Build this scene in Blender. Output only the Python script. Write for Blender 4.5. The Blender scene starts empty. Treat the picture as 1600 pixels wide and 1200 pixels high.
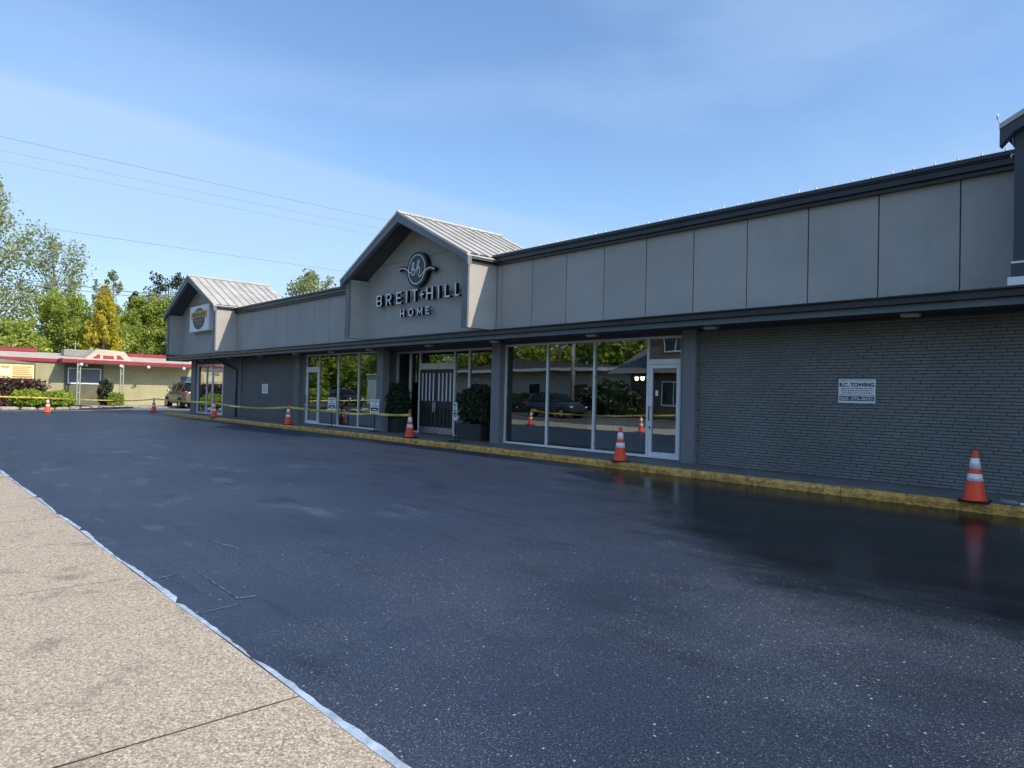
import bpy, bmesh, math, random
import numpy as np
from mathutils import Vector, Matrix
R=math.radians
random.seed(7); rng=np.random.default_rng(7)
S=bpy.context.scene; C=S.collection
# ---------------------------------------------------------------- camera
cam=bpy.data.cameras.new('camera'); co=bpy.data.objects.new('camera',cam); C.objects.link(co); S.camera=co
cam.sensor_width=36; cam.lens=24.3; cam.clip_start=.05; cam.clip_end=3000
PITCH,ROLL=.016845,.023995
Fh=Vector((-.7373,.6756,0)).normalized(); R0=Vector((Fh.y,-Fh.x,0))
fw=Vector((Fh.x*math.cos(PITCH),Fh.y*math.cos(PITCH),math.sin(PITCH))); U0=R0.cross(fw)
cr=math.cos(ROLL)*R0+math.sin(ROLL)*U0; cu=-math.sin(ROLL)*R0+math.cos(ROLL)*U0
M=Matrix((cr,cu,-fw)).transposed().to_4x4(); M.translation=Vector((0,0,1.43)); co.matrix_world=M
# ---------------------------------------------------------------- sky, sun, exposure
SUN=Vector((1.2,.33,1.0)).normalized()
elev=math.asin(SUN.z); azi=math.atan2(SUN.x,SUN.y)
W=bpy.data.worlds.new('World'); S.world=W; W.use_nodes=True
nt=W.node_tree; N=nt.nodes; L=nt.links; N.clear()
out=N.new('ShaderNodeOutputWorld'); bg=N.new('ShaderNodeBackground'); bg.inputs[1].default_value=.12
sky=N.new('ShaderNodeTexSky'); sky.sky_type='NISHITA'; sky.sun_disc=False; sky.sun_elevation=elev; sky.sun_rotation=azi
sky.air_density=1.25; sky.dust_density=.9; sky.ozone_density=2.2; sky.altitude=50
tc=N.new('ShaderNodeTexCoord')
# thin cirrus sheet: soft-edged veil plus faint streaks, by direction
dot=N.new('ShaderNodeVectorMath'); dot.operation='DOT_PRODUCT'; dot.inputs[1].default_value=(-.336,.007,-.942)
L.new(tc.outputs['Generated'],dot.inputs[0])
mp=N.new('ShaderNodeMapping'); mp.inputs['Scale'].default_value=(1.6,.8,4.5); mp.inputs['Rotation'].default_value=(0,R(20),R(30)); L.new(tc.outputs['Generated'],mp.inputs[0])
nz=N.new('ShaderNodeTexNoise'); nz.inputs['Scale'].default_value=1.6; nz.inputs['Detail'].default_value=5; nz.inputs['Roughness'].default_value=.5; L.new(mp.outputs[0],nz.inputs[0])
wob=N.new('ShaderNodeMath'); wob.operation='MULTIPLY_ADD'; wob.inputs[1].default_value=.03; L.new(nz.outputs[0],wob.inputs[0]); L.new(dot.outputs['Value'],wob.inputs[2])
mr=N.new('ShaderNodeMapRange'); mr.interpolation_type='SMOOTHSTEP'; mr.inputs[1].default_value=.008; mr.inputs[2].default_value=.03; mr.inputs[3].default_value=0; mr.inputs[4].default_value=.45; L.new(wob.outputs[0],mr.inputs[0])
mr2=N.new('ShaderNodeMapRange'); mr2.interpolation_type='SMOOTHSTEP'; mr2.inputs[1].default_value=.42; mr2.inputs[2].default_value=.75; mr2.inputs[3].default_value=0; mr2.inputs[4].default_value=.36; L.new(nz.outputs[0],mr2.inputs[0])
mx=N.new('ShaderNodeMath'); mx.operation='ADD'; mx.use_clamp=True; L.new(mr.outputs[0],mx.inputs[0]); L.new(mr2.outputs[0],mx.inputs[1])
vm=N.new('ShaderNodeMixRGB'); vm.inputs[2].default_value=(3.05,4.2,5.95,1); L.new(mx.outputs[0],vm.inputs[0]); tint=N.new('ShaderNodeMixRGB'); tint.blend_type='MULTIPLY'; tint.inputs[0].default_value=1; tint.inputs[2].default_value=(.97,1.10,1.27,1); L.new(sky.outputs[0],tint.inputs[1]); L.new(tint.outputs[0],vm.inputs[1])
L.new(vm.outputs[0],bg.inputs[0]); L.new(bg.outputs[0],out.inputs[0])
sl=bpy.data.lights.new('sun','SUN'); so=bpy.data.objects.new('sun',sl); C.objects.link(so)
sl.energy=3.1; sl.angle=R(.5); sl.color=(1,.87,.70); so.rotation_euler=SUN.to_track_quat('Z','Y').to_euler(); so.location=(0,0,40)
vs=S.view_settings; vs.view_transform='Standard'; vs.look='None'; vs.gamma=1; vs.exposure=.5; vs.use_curve_mapping=False
S.render.engine='CYCLES'
S.cycles.max_bounces=8; S.cycles.transparent_max_bounces=24; S.cycles.caustics_reflective=False; S.cycles.caustics_refractive=False

# ---------------------------------------------------------------- materials
def nodes(name):
    m=bpy.data.materials.new(name); m.use_nodes=True; t=m.node_tree; return m,t.nodes,t.links,t.nodes['Principled BSDF']
def coord(n,l,kind='obj',scale=(1,1,1),rot=(0,0,0)):
    g=n.new('ShaderNodeNewGeometry') if kind=='pos' else n.new('ShaderNodeTexCoord')
    mp=n.new('ShaderNodeMapping'); mp.inputs['Scale'].default_value=scale; mp.inputs['Rotation'].default_value=rot
    l.new(g.outputs['Position'] if kind=='pos' else g.outputs['Object'],mp.inputs[0]); return mp.outputs[0]
def noise(n,l,v,scale,detail=4,rough=.55):
    t=n.new('ShaderNodeTexNoise'); t.inputs['Scale'].default_value=scale; t.inputs['Detail'].default_value=detail; t.inputs['Roughness'].default_value=rough
    if v is not None: l.new(v,t.inputs[0])
    return t.outputs[0]
def ramp(n,l,v,a,b,c0=0,c1=1):
    t=n.new('ShaderNodeMapRange'); t.interpolation_type='SMOOTHSTEP'
    for i,x in enumerate((a,b,c0,c1)): t.inputs[i+1].default_value=x
    l.new(v,t.inputs[0]); return t.outputs[0]
def mixc(n,l,f,a,b,mode='MIX'):
    t=n.new('ShaderNodeMixRGB'); t.blend_type=mode
    for i,x in ((0,f),(1,a),(2,b)):
        if isinstance(x,(int,float)): t.inputs[i].default_value=x
        elif isinstance(x,tuple): t.inputs[i].default_value=(*x,1)
        else: l.new(x,t.inputs[i])
    return t.outputs[0]
def math_(n,l,op,a,b=None,c=None,clamp=False):
    t=n.new('ShaderNodeMath'); t.operation=op; t.use_clamp=clamp
    for i,x in enumerate((a,b,c)):
        if x is None: continue
        if isinstance(x,(int,float)): t.inputs[i].default_value=x
        else: l.new(x,t.inputs[i])
    return t.outputs[0]
def bump(n,l,p,h,strength,dist=.01,normal=None):
    b=n.new('ShaderNodeBump'); b.inputs['Strength'].default_value=strength; b.inputs['Distance'].default_value=dist
    l.new(h,b.inputs['Height'])
    if normal is not None: l.new(normal,b.inputs['Normal'])
    l.new(b.outputs[0],p.inputs['Normal']); return b.outputs[0]
def mat(name,col,rough=.6,metal=0,var=.12,vscale=1.5,bumpa=.15,bscale=60,spec=.5,dirt=None,objvar=0):
    m,n,l,p=nodes(name)
    v=coord(n,l,'pos')
    a=noise(n,l,v,vscale,6); b=noise(n,l,v,vscale*9,4)
    f=math_(n,l,'MULTIPLY_ADD',a,.7,math_(n,l,'MULTIPLY',b,.3))
    lo=tuple(max(0,c*(1-var*1.6)) for c in col); hi=tuple(min(1,c*(1+var*1.6)) for c in col)
    c=mixc(n,l,ramp(n,l,f,.3,.7),lo,hi)
    if dirt:
        dn=noise(n,l,coord(n,l,'pos',(6,6,.5)),1,5); c=mixc(n,l,ramp(n,l,dn,.5,.75,0,dirt[1]),c,dirt[0])
    if objvar:
        oi=n.new('ShaderNodeObjectInfo'); c=mixc(n,l,math_(n,l,'MULTIPLY',oi.outputs['Random'],objvar),c,tuple(x*.7 for x in col))
    l.new(c,p.inputs['Base Color']); p.inputs['Metallic'].default_value=metal
    l.new(ramp(n,l,b,.2,.8,max(.02,rough-.07),min(1,rough+.07)),p.inputs['Roughness'])
    p.inputs['Specular IOR Level'].default_value=spec
    if bumpa: bump(n,l,p,noise(n,l,v,bscale,3),bumpa,.004)
    return m
def flat(name,col,rough=.5,spec=.5):
    m,n,l,p=nodes(name); a=noise(n,l,coord(n,l,'pos'),30,2)
    c=mixc(n,l,ramp(n,l,a,.3,.7),tuple(x*.94 for x in col),col); l.new(c,p.inputs['Base Color']); p.inputs['Roughness'].default_value=rough; p.inputs['Specular IOR Level'].default_value=spec; return m
def emit(name,col,st):
    m,n,l,p=nodes(name); p.inputs['Base Color'].default_value=(*col,1); p.inputs['Emission Color'].default_value=(*col,1); p.inputs['Emission Strength'].default_value=st; return m
MAT={}
MAT['panel']=mat('stucco_panel_grey',(.42,.405,.38),.85,var=.05,vscale=.9,bumpa=.35,bscale=120,dirt=((.36,.35,.33),.35),objvar=.14)
MAT['gablewall']=mat('gable_stucco_grey',(.43,.415,.385),.85,var=.05,bumpa=.35,bscale=120,dirt=((.37,.36,.34),.3))
MAT['frame_slate']=mat('slate_trim_paint',(.17,.18,.195),.55,var=.06,bumpa=.08)
MAT['trim']=mat('dark_gutter_metal',(.034,.037,.043),.38,var=.15,bumpa=.03)
MAT['soffit']=mat('soffit_dark_paint',(.09,.09,.095),.7,var=.08)
MAT['canopyboard']=mat('canopy_board_paint',(.13,.16,.18),.5,var=.08,bumpa=.1,bscale=25)
MAT['tower']=mat('navy_trim_paint',(.05,.06,.075),.45,var=.08)
MAT['pillar']=mat('pillar_paint',(.22,.225,.235),.7,var=.05,bumpa=.2,bscale=90)
MAT['leftwall']=mat('painted_wall_grey',(.20,.195,.185),.8,var=.06,bumpa=.2)
MAT['mortar']=mat('painted_mortar',(.10,.102,.103),.8,var=.1)
MAT['white']=mat('white_paint',(.86,.87,.88),.4,var=.04,bumpa=.03)
MAT['alu']=mat('aluminium_frame',(.88,.88,.87),.4,metal=.0,var=.05,bumpa=.02)
MAT['blackplastic']=mat('black_plastic',(.012,.012,.013),.5,var=.1)
MAT['blackpaint']=mat('black_letter_side',(.006,.006,.009),.45,var=.1)
MAT['navyface']=mat('emblem_charcoal',(.035,.045,.055),.45,var=.08)
MAT['flatroof']=mat('flat_roof_membrane',(.35,.34,.31),.9,var=.15)
MAT['canopyroof']=mat('canopy_roof_membrane',(.46,.44,.38),.9,var=.2,vscale=3,dirt=((.12,.12,.05),.8))
MAT['orange']=mat('fluorescent_orange',(1.0,.085,.025),.45,var=.06,bumpa=.02,spec=.4,vscale=5,dirt=((.35,.05,.03),.4))
MAT['collar']=mat('reflective_collar',(.90,.93,.95),.35,var=.08,bumpa=.02,vscale=8,dirt=((.35,.35,.35),.5))
MAT['rubber']=mat('black_rubber',(.012,.012,.012),.75,var=.15)
MAT['door']=mat('dark_door_paint',(.028,.027,.028),.4,var=.1)
MAT['steel']=mat('brushed_steel',(.55,.54,.52),.3,metal=.8,var=.06)
MAT['planter']=mat('slate_planter',(.035,.038,.045),.6,var=.15)
MAT['soil']=mat('bark_mulch',(.05,.032,.022),.95,var=.4,vscale=12,bumpa=.8,bscale=40)
MAT['red']=mat('crimson_fascia',(.33,.028,.048),.5,var=.1,dirt=((.25,.03,.04),.4))
MAT['cream_roof']=mat('cream_gravel_roof',(.55,.50,.40),.9,var=.1)
MAT['green_post']=mat('pale_green_post',(.32,.40,.33),.5,var=.05)
MAT['bark']=mat('tree_bark',(.12,.095,.075),.9,var=.25,vscale=6,bumpa=.5,bscale=30)
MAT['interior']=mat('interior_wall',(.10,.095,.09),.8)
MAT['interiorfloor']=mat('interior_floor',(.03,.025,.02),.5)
MAT['wood']=mat('table_wood',(.22,.12,.06),.5,var=.25,vscale=4)
MAT['chairpaint']=mat('pale_teal_paint',(.45,.58,.56),.5)
MAT['lamp']=emit('lamp_bulb',(1,.78,.5),14)
MAT['wire']=flat('wire_rubber',(.16,.17,.19),.6)
MAT['asphaltroad']=mat('old_road_asphalt',(.10,.10,.10),.9,var=.15,bumpa=.5,bscale=90)
MAT['drive']=mat('pale_drive_asphalt',(.20,.19,.18),.9,var=.15,bumpa=.4,bscale=80)
MAT['walk']=mat('store_walk_concrete',(.17,.165,.155),.7,var=.18,vscale=2,bumpa=.3,bscale=60)
MAT['beige']=mat('beige_siding',(.66,.54,.45),.8,var=.06)
MAT['greyroof']=mat('grey_shingle_roof',(.13,.125,.12),.9,var=.2,vscale=4,bumpa=.6,bscale=20)
MAT['brown']=mat('brown_siding',(.17,.12,.09),.8)
MAT['offwhite']=mat('off_white_wall',(.62,.68,.66),.7,var=.05)
MAT['darkglass']=flat('far_window_glass',(.03,.04,.05),.08)
MAT['stone']=mat('pale_edging_stone',(.36,.34,.30),.9,var=.25,vscale=5,bumpa=.6,bscale=25)
MAT['yellowsign']=mat('yellow_banner',(.85,.78,.36),.5,var=.04)
MAT['bannerwhite']=flat('cream_print',(.85,.80,.60),.5)
MAT['redprint']=flat('red_print',(.62,.25,.12),.5)
MAT['blackprint']=flat('black_print',(.02,.02,.03),.5)
MAT['greyprint']=flat('grey_print',(.22,.24,.28),.5)
MAT['signwhite']=flat('sign_white',(.93,.95,.96),.4)
MAT['goldband']=mat('gold_band',(.62,.33,.06),.5,var=.15,vscale=12)
MAT['brownshield']=flat('dark_shield',(.035,.035,.03),.45)
MAT['suvpaint']=mat('champagne_car_paint',(.22,.205,.165),.3,metal=.4,var=.03,bumpa=0)
MAT['darkcar']=mat('dark_car_paint',(.02,.02,.025),.3,var=.03,bumpa=0)
MAT['carglass']=flat('car_glass',(.01,.012,.014),.06)
MAT['taillight']=flat('tail_light_red',(.5,.02,.02),.2)
MAT['bluedoor']=flat('blue_door_paint',(.04,.10,.18),.5)
MAT['blind']=mat('window_blind',(.16,.19,.22),.4,var=.1)
MAT['pale_satin']=mat('pale_satin_white',(.82,.84,.88),.35,var=.06)
MAT['acunit']=mat('grey_metal_unit',(.33,.32,.29),.5,metal=.3)
MAT['bulb']=flat('white_plastic_bulb',(.9,.9,.88),.25)

def glass_mat(name,tint,base,wave=.03):
    m=bpy.data.materials.new(name); m.use_nodes=True; n=m.node_tree.nodes; l=m.node_tree.links; n.clear()
    o=n.new('ShaderNodeOutputMaterial'); t=n.new('ShaderNodeBsdfTransparent'); t.inputs[0].default_value=(*tint,1)
    g=n.new('ShaderNodeBsdfGlossy'); g.inputs['Roughness'].default_value=.0; g.inputs[0].default_value=(.86,.95,.97,1)
    f=n.new('ShaderNodeFresnel'); f.inputs[0].default_value=1.5
    fa=math_(n,l,'MULTIPLY_ADD',f.outputs[0],1.9,base,clamp=True)
    v=coord(n,l,'pos'); nzz=noise(n,l,v,.9,2)
    b=n.new('ShaderNodeBump'); b.inputs['Strength'].default_value=wave; b.inputs['Distance'].default_value=.05; l.new(nzz,b.inputs['Height']); l.new(b.outputs[0],g.inputs['Normal'])
    mxs=n.new('ShaderNodeMixShader'); l.new(fa,mxs.inputs[0]); l.new(t.outputs[0],mxs.inputs[1]); l.new(g.outputs[0],mxs.inputs[2]); l.new(mxs.outputs[0],o.inputs[0]); return m
MAT['glass']=glass_mat('tinted_shop_glass',(.66,.70,.70),.15)

def brick_mat():
    m,n,l,p=nodes('painted_brick'); oi=n.new('ShaderNodeObjectInfo'); v=coord(n,l,'pos')
    big=noise(n,l,v,.8,4); fine=noise(n,l,v,40,4)
    wn=n.new('ShaderNodeTexWhiteNoise'); wn.noise_dimensions='3D'
    mp=coord(n,l,'pos',(3.28,1,18.87)); sn=n.new('ShaderNodeVectorMath'); sn.operation='FLOOR'; l.new(mp,sn.inputs[0]); l.new(sn.outputs[0],wn.inputs[0])
    c=mixc(n,l,ramp(n,l,big,.3,.7),(.19,.195,.19),(.235,.24,.235))
    c=mixc(n,l,math_(n,l,'MULTIPLY',wn.outputs['Value'],.45),c,(.15,.155,.155))
    l.new(c,p.inputs['Base Color']); p.inputs['Roughness'].default_value=.62
    bump(n,l,p,fine,.35,.004); return m
MAT['brick']=brick_mat()

def lot_mat():
    m,n,l,p=nodes('sealed_asphalt'); v=coord(n,l,'pos'); g=n.new('ShaderNodeNewGeometry'); sep=n.new('ShaderNodeSeparateXYZ'); l.new(g.outputs['Position'],sep.inputs[0])
    big=noise(n,l,v,.35,5); med=noise(n,l,coord(n,l,'pos',(.7,2.2,1),(0,0,R(-8))),.9,6,.6); fine=noise(n,l,v,160,2); grit=noise(n,l,v,55,3,.7)
    c=mixc(n,l,ramp(n,l,big,.3,.7),(.016,.025,.050),(.021,.033,.066))
    c=mixc(n,l,ramp(n,l,sep.outputs['X'],-4.5,0,0,.7),c,(.015,.020,.030))
    # dry dusty drag marks on the far half
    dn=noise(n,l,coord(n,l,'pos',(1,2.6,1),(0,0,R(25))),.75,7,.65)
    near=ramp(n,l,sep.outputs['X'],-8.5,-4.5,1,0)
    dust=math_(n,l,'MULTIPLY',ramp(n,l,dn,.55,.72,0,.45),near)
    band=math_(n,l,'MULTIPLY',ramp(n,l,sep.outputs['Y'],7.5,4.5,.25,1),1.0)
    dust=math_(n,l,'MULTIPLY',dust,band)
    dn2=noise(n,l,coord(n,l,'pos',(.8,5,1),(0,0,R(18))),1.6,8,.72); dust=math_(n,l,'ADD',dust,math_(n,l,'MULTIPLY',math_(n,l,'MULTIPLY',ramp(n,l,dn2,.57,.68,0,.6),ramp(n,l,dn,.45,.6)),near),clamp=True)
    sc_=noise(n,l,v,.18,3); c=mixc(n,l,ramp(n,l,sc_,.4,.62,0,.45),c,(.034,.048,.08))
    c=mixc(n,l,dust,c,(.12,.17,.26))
    # dark sealer laps
    c=mixc(n,l,ramp(n,l,med,.55,.68,0,.65),c,(.009,.012,.019))
    lap=noise(n,l,coord(n,l,'pos',(.35,3.5,1),(0,0,R(-14))),1.1,6,.65); c=mixc(n,l,ramp(n,l,lap,.57,.66,0,.5),c,(.008,.011,.018)); c=mixc(n,l,ramp(n,l,lap,.40,.30,0,.4),c,(.036,.047,.07))
    # fresh, still wet sealer by the kerb on the east side
    lx=math_(n,l,'MAXIMUM',math_(n,l,'MULTIPLY_ADD',sep.outputs['X'],-1.0,-2.6),0.0)
    ed=math_(n,l,'MULTIPLY_ADD',lx,-.78,math_(n,l,'SUBTRACT',sep.outputs['Y'],4.9))
    ed=math_(n,l,'ADD',ed,math_(n,l,'MULTIPLY_ADD',big,3.2,-1.6)); ed=math_(n,l,'ADD',ed,math_(n,l,'MULTIPLY_ADD',med,2.0,-1.0))
    wet=ramp(n,l,ed,-.9,1.4,0,1)
    c=mixc(n,l,math_(n,l,'MULTIPLY',wet,.93),c,(.002,.0035,.006))
    # pale aggregate showing through, two grain sizes
    dens=noise(n,l,v,.55,5,.6); rx=ramp(n,l,sep.outputs['X'],-9,-.5,.08,1)
    gn=noise(n,l,v,75,4,.8); c=mixc(n,l,math_(n,l,'MULTIPLY',ramp(n,l,gn,.51,.62,0,.75),math_(n,l,'MULTIPLY',rx,ramp(n,l,wet,0,1,1,.15))),c,(.075,.09,.115)); c=mixc(n,l,math_(n,l,'MULTIPLY',ramp(n,l,gn,.49,.38,0,.85),rx),c,(.004,.006,.010))
    for sc,am,br in((48,.05,1.0),(110,.22,.95),(190,.42,.75)):
        vo=n.new('ShaderNodeTexVoronoi'); vo.inputs['Scale'].default_value=sc; l.new(v,vo.inputs[0])
        cs=n.new('ShaderNodeSeparateColor'); l.new(vo.outputs['Color'],cs.inputs[0])
        th=math_(n,l,'SUBTRACT',1.0,math_(n,l,'MULTIPLY',math_(n,l,'MULTIPLY',rx,am),ramp(n,l,dens,.36,.66,.12,1.5)))
        pick=math_(n,l,'GREATER_THAN',cs.outputs[0],th)
        spk=math_(n,l,'MULTIPLY',math_(n,l,'MULTIPLY',pick,ramp(n,l,vo.outputs['Distance'],.42,.2)),math_(n,l,'MULTIPLY',cs.outputs[1],br))
        spk=math_(n,l,'MULTIPLY',spk,ramp(n,l,wet,0,1,1,.12))
        c=mixc(n,l,spk,c,(.44,.49,.55))
    thin=math_(n,l,'MULTIPLY',ramp(n,l,dens,.42,.66,0,.55),ramp(n,l,sep.outputs['X'],-7,-1,0,1)); thin=math_(n,l,'MULTIPLY',thin,ramp(n,l,wet,0,1,1,.1))
    c=mixc(n,l,math_(n,l,'MULTIPLY',thin,ramp(n,l,grit,.42,.6)),c,(.085,.095,.11))
    l.new(c,p.inputs['Base Color'])
    rr=math_(n,l,'MULTIPLY_ADD',wet,-.33,.50); l.new(math_(n,l,'MAXIMUM',rr,.12),p.inputs['Roughness'])
    l.new(ramp(n,l,wet,0,1,.5,.4),p.inputs['Specular IOR Level']); l.new(ramp(n,l,wet,0,1,1.5,1.2),p.inputs['IOR'])
    b1=n.new('ShaderNodeBump'); b1.inputs['Distance'].default_value=.006; l.new(grit,b1.inputs['Height'])
    l.new(math_(n,l,'MULTIPLY_ADD',wet,-.30,.36),b1.inputs['Strength'])
    l.new(b1.outputs[0],p.inputs['Normal']); return m
MAT['lot']=lot_mat()

def conc_mat():
    m,n,l,p=nodes('exposed_aggregate_concrete'); v=coord(n,l,'pos')
    vo=n.new('ShaderNodeTexVoronoi'); vo.inputs['Scale'].default_value=92; vo.inputs['Randomness'].default_value=1; l.new(v,vo.inputs[0])
    cs=n.new('ShaderNodeSeparateColor'); l.new(vo.outputs['Color'],cs.inputs[0])
    cr_=n.new('ShaderNodeValToRGB'); e=cr_.color_ramp; e.elements[0].position=0; e.elements[0].color=(.15,.12,.085,1); e.elements[1].position=1; e.elements[1].color=(.92,.84,.66,1)
    for ps,cc in((.25,(.42,.34,.24,1)),(.5,(.60,.49,.355,1)),(.75,(.74,.62,.455,1))): x=e.elements.new(ps); x.color=cc
    l.new(cs.outputs[0],cr_.inputs[0])
    c=mixc(n,l,ramp(n,l,vo.outputs['Distance'],.35,.7,0,.75),cr_.outputs[0],(.36,.30,.22))
    big=noise(n,l,v,.9,6); st=noise(n,l,coord(n,l,'pos',(1,1,1)),2.3,6,.65)
    c=mixc(n,l,math_(n,l,'MULTIPLY',cs.outputs[1],.22),c,(.50,.28,.20)); c=mixc(n,l,math_(n,l,'MULTIPLY',cs.outputs[2],.15),c,(.40,.42,.28)); c=mixc(n,l,ramp(n,l,big,.35,.7,0,.3),c,(.50,.425,.32))
    c=mixc(n,l,ramp(n,l,st,.53,.72,0,.7),c,(.19,.155,.12))
    st2=noise(n,l,v,1.1,7,.7); c=mixc(n,l,ramp(n,l,st2,.60,.72,0,.75),c,(.13,.11,.09))
    fl=noise(n,l,coord(n,l,'pos',(1.3,.8,1),(0,0,R(30))),80,4,.8); c=mixc(n,l,ramp(n,l,fl,.52,.61,0,.65),c,(.22,.175,.12)); c=mixc(n,l,ramp(n,l,fl,.47,.38,0,.5),c,(.92,.85,.66))
    cv=n.new('ShaderNodeTexVoronoi'); cv.feature='DISTANCE_TO_EDGE'; cv.inputs['Scale'].default_value=.42; wv=n.new('ShaderNodeVectorMath'); wv.operation='MULTIPLY_ADD'; wn_=n.new('ShaderNodeTexNoise'); wn_.inputs['Scale'].default_value=3; wn_.inputs['Detail'].default_value=6; l.new(v,wn_.inputs[0]); l.new(wn_.outputs['Color'],wv.inputs[0]); wv.inputs[1].default_value=(.35,.35,0); l.new(v,wv.inputs[2]); l.new(wv.outputs[0],cv.inputs[0])
    crk=math_(n,l,'MULTIPLY',ramp(n,l,cv.outputs['Distance'],.0028,.0008),ramp(n,l,big,.53,.60,0,.8)); c=mixc(n,l,crk,c,(.14,.11,.08))
    l.new(c,p.inputs['Base Color']); p.inputs['Roughness'].default_value=.85
    h=math_(n,l,'ADD',math_(n,l,'MULTIPLY',vo.outputs['Distance'],-1.0),math_(n,l,'MULTIPLY',noise(n,l,v,200,2),.4))
    bump(n,l,p,h,.55,.006); return m
MAT['aggregate']=conc_mat()

def kerb_mat():
    m,n,l,p=nodes('worn_yellow_kerb_paint'); v=coord(n,l,'pos')
    a=noise(n,l,v,7,7,.7); b=noise(n,l,coord(n,l,'pos',(1,1,3)),18,5,.7); g=noise(n,l,v,1.3,4)
    c=mixc(n,l,ramp(n,l,g,.3,.7),(.86,.45,.08),(.88,.52,.13))
    c=mixc(n,l,ramp(n,l,a,.46,.58,0,.75),c,(.36,.20,.055)); c=mixc(n,l,ramp(n,l,b,.54,.63,0,.85),c,(.09,.055,.025)); c=mixc(n,l,ramp(n,l,noise(n,l,v,70,3),.52,.66,0,.4),c,(.22,.15,.06))
    l.new(c,p.inputs['Base Color']); p.inputs['Roughness'].default_value=.75; bump(n,l,p,a,.9,.02); return m
MAT['kerb']=kerb_mat()
def roof_mat():
    m,n,l,p=nodes('galvanised_roof_sheet'); v=coord(n,l,'pos'); a=noise(n,l,v,1.2,6); oi=n.new('ShaderNodeObjectInfo')
    c=mixc(n,l,ramp(n,l,a,.3,.7),(.50,.47,.41),(.66,.63,.57)); c=mixc(n,l,math_(n,l,'MULTIPLY',oi.outputs['Random'],.25),c,(.42,.39,.34))
    l.new(c,p.inputs['Base Color']); p.inputs['Metallic'].default_value=.15; p.inputs['Roughness'].default_value=.55; return m
MAT['roofmetal']=roof_mat()
def siding_mat():
    m,n,l,p=nodes('olive_painted_block'); v=coord(n,l,'pos'); g=n.new('ShaderNodeNewGeometry'); s=n.new('ShaderNodeSeparateXYZ'); l.new(g.outputs['Position'],s.inputs[0])
    a=noise(n,l,v,1.5,5); c=mixc(n,l,ramp(n,l,a,.3,.7),(.40,.37,.21),(.47,.44,.26))
    fr=math_(n,l,'FRACT',math_(n,l,'MULTIPLY',s.outputs['Z'],5.0)); c=mixc(n,l,ramp(n,l,fr,.1,.02,0,.45),c,(.27,.25,.15))
    l.new(c,p.inputs['Base Color']); p.inputs['Roughness'].default_value=.8; bump(n,l,p,ramp(n,l,fr,.0,.12),.4,.02); return m
MAT['olive']=siding_mat()
def leaf_mat(name,c0,c1,c2,trans=.35,vs=.8):
    m,n,l,p=nodes(name); n.remove(p); o=[x for x in n if x.type=='OUTPUT_MATERIAL'][0]
    at=n.new('ShaderNodeAttribute'); at.attribute_name='leafvar'
    nz_=noise(n,l,coord(n,l,'pos'),vs,4,.6)
    c=mixc(n,l,ramp(n,l,nz_,.3,.7),c0,c1); c=mixc(n,l,ramp(n,l,at.outputs['Fac'],.45,1,0,.85),c,c2)
    c=mixc(n,l,ramp(n,l,at.outputs['Fac'],.3,0,0,.5),c,tuple(x*.45 for x in c0))
    d=n.new('ShaderNodeBsdfDiffuse'); t=n.new('ShaderNodeBsdfTranslucent'); gl=n.new('ShaderNodeBsdfGlossy'); gl.inputs['Roughness'].default_value=.45
    l.new(c,d.inputs[0]); l.new(c,t.inputs[0])
    a=n.new('ShaderNodeMixShader'); a.inputs[0].default_value=trans; l.new(d.outputs[0],a.inputs[1]); l.new(t.outputs[0],a.inputs[2])
    b=n.new('ShaderNodeMixShader'); b.inputs[0].default_value=.05; l.new(a.outputs[0],b.inputs[1]); l.new(gl.outputs[0],b.inputs[2]); l.new(b.outputs[0],o.inputs[0]); return m
MAT['leaf_pale']=leaf_mat('pale_spring_leaves',(.27,.33,.11),(.38,.44,.18),(.52,.56,.32),.5)
MAT['leaf_green']=leaf_mat('fresh_green_leaves',(.30,.40,.05),(.46,.55,.08),(.58,.64,.14),.55)
MAT['leaf_gold']=leaf_mat('golden_conifer_sprays',(.38,.38,.04),(.70,.60,.04),(.88,.76,.07),.5)
MAT['leaf_dark']=leaf_mat('dark_conifer_needles',(.025,.045,.018),(.05,.075,.03),(.09,.11,.05),.15)
MAT['leaf_bright']=leaf_mat('lime_shrub_leaves',(.20,.32,.02),(.34,.46,.04),(.45,.55,.07))
MAT['leaf_maroon']=leaf_mat('maroon_hedge_leaves',(.055,.022,.02),(.10,.04,.035),(.14,.09,.05),.15)
MAT['leaf_box']=leaf_mat('boxwood_leaves',(.022,.042,.02),(.04,.065,.028),(.075,.10,.045),.15,3)

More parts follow.
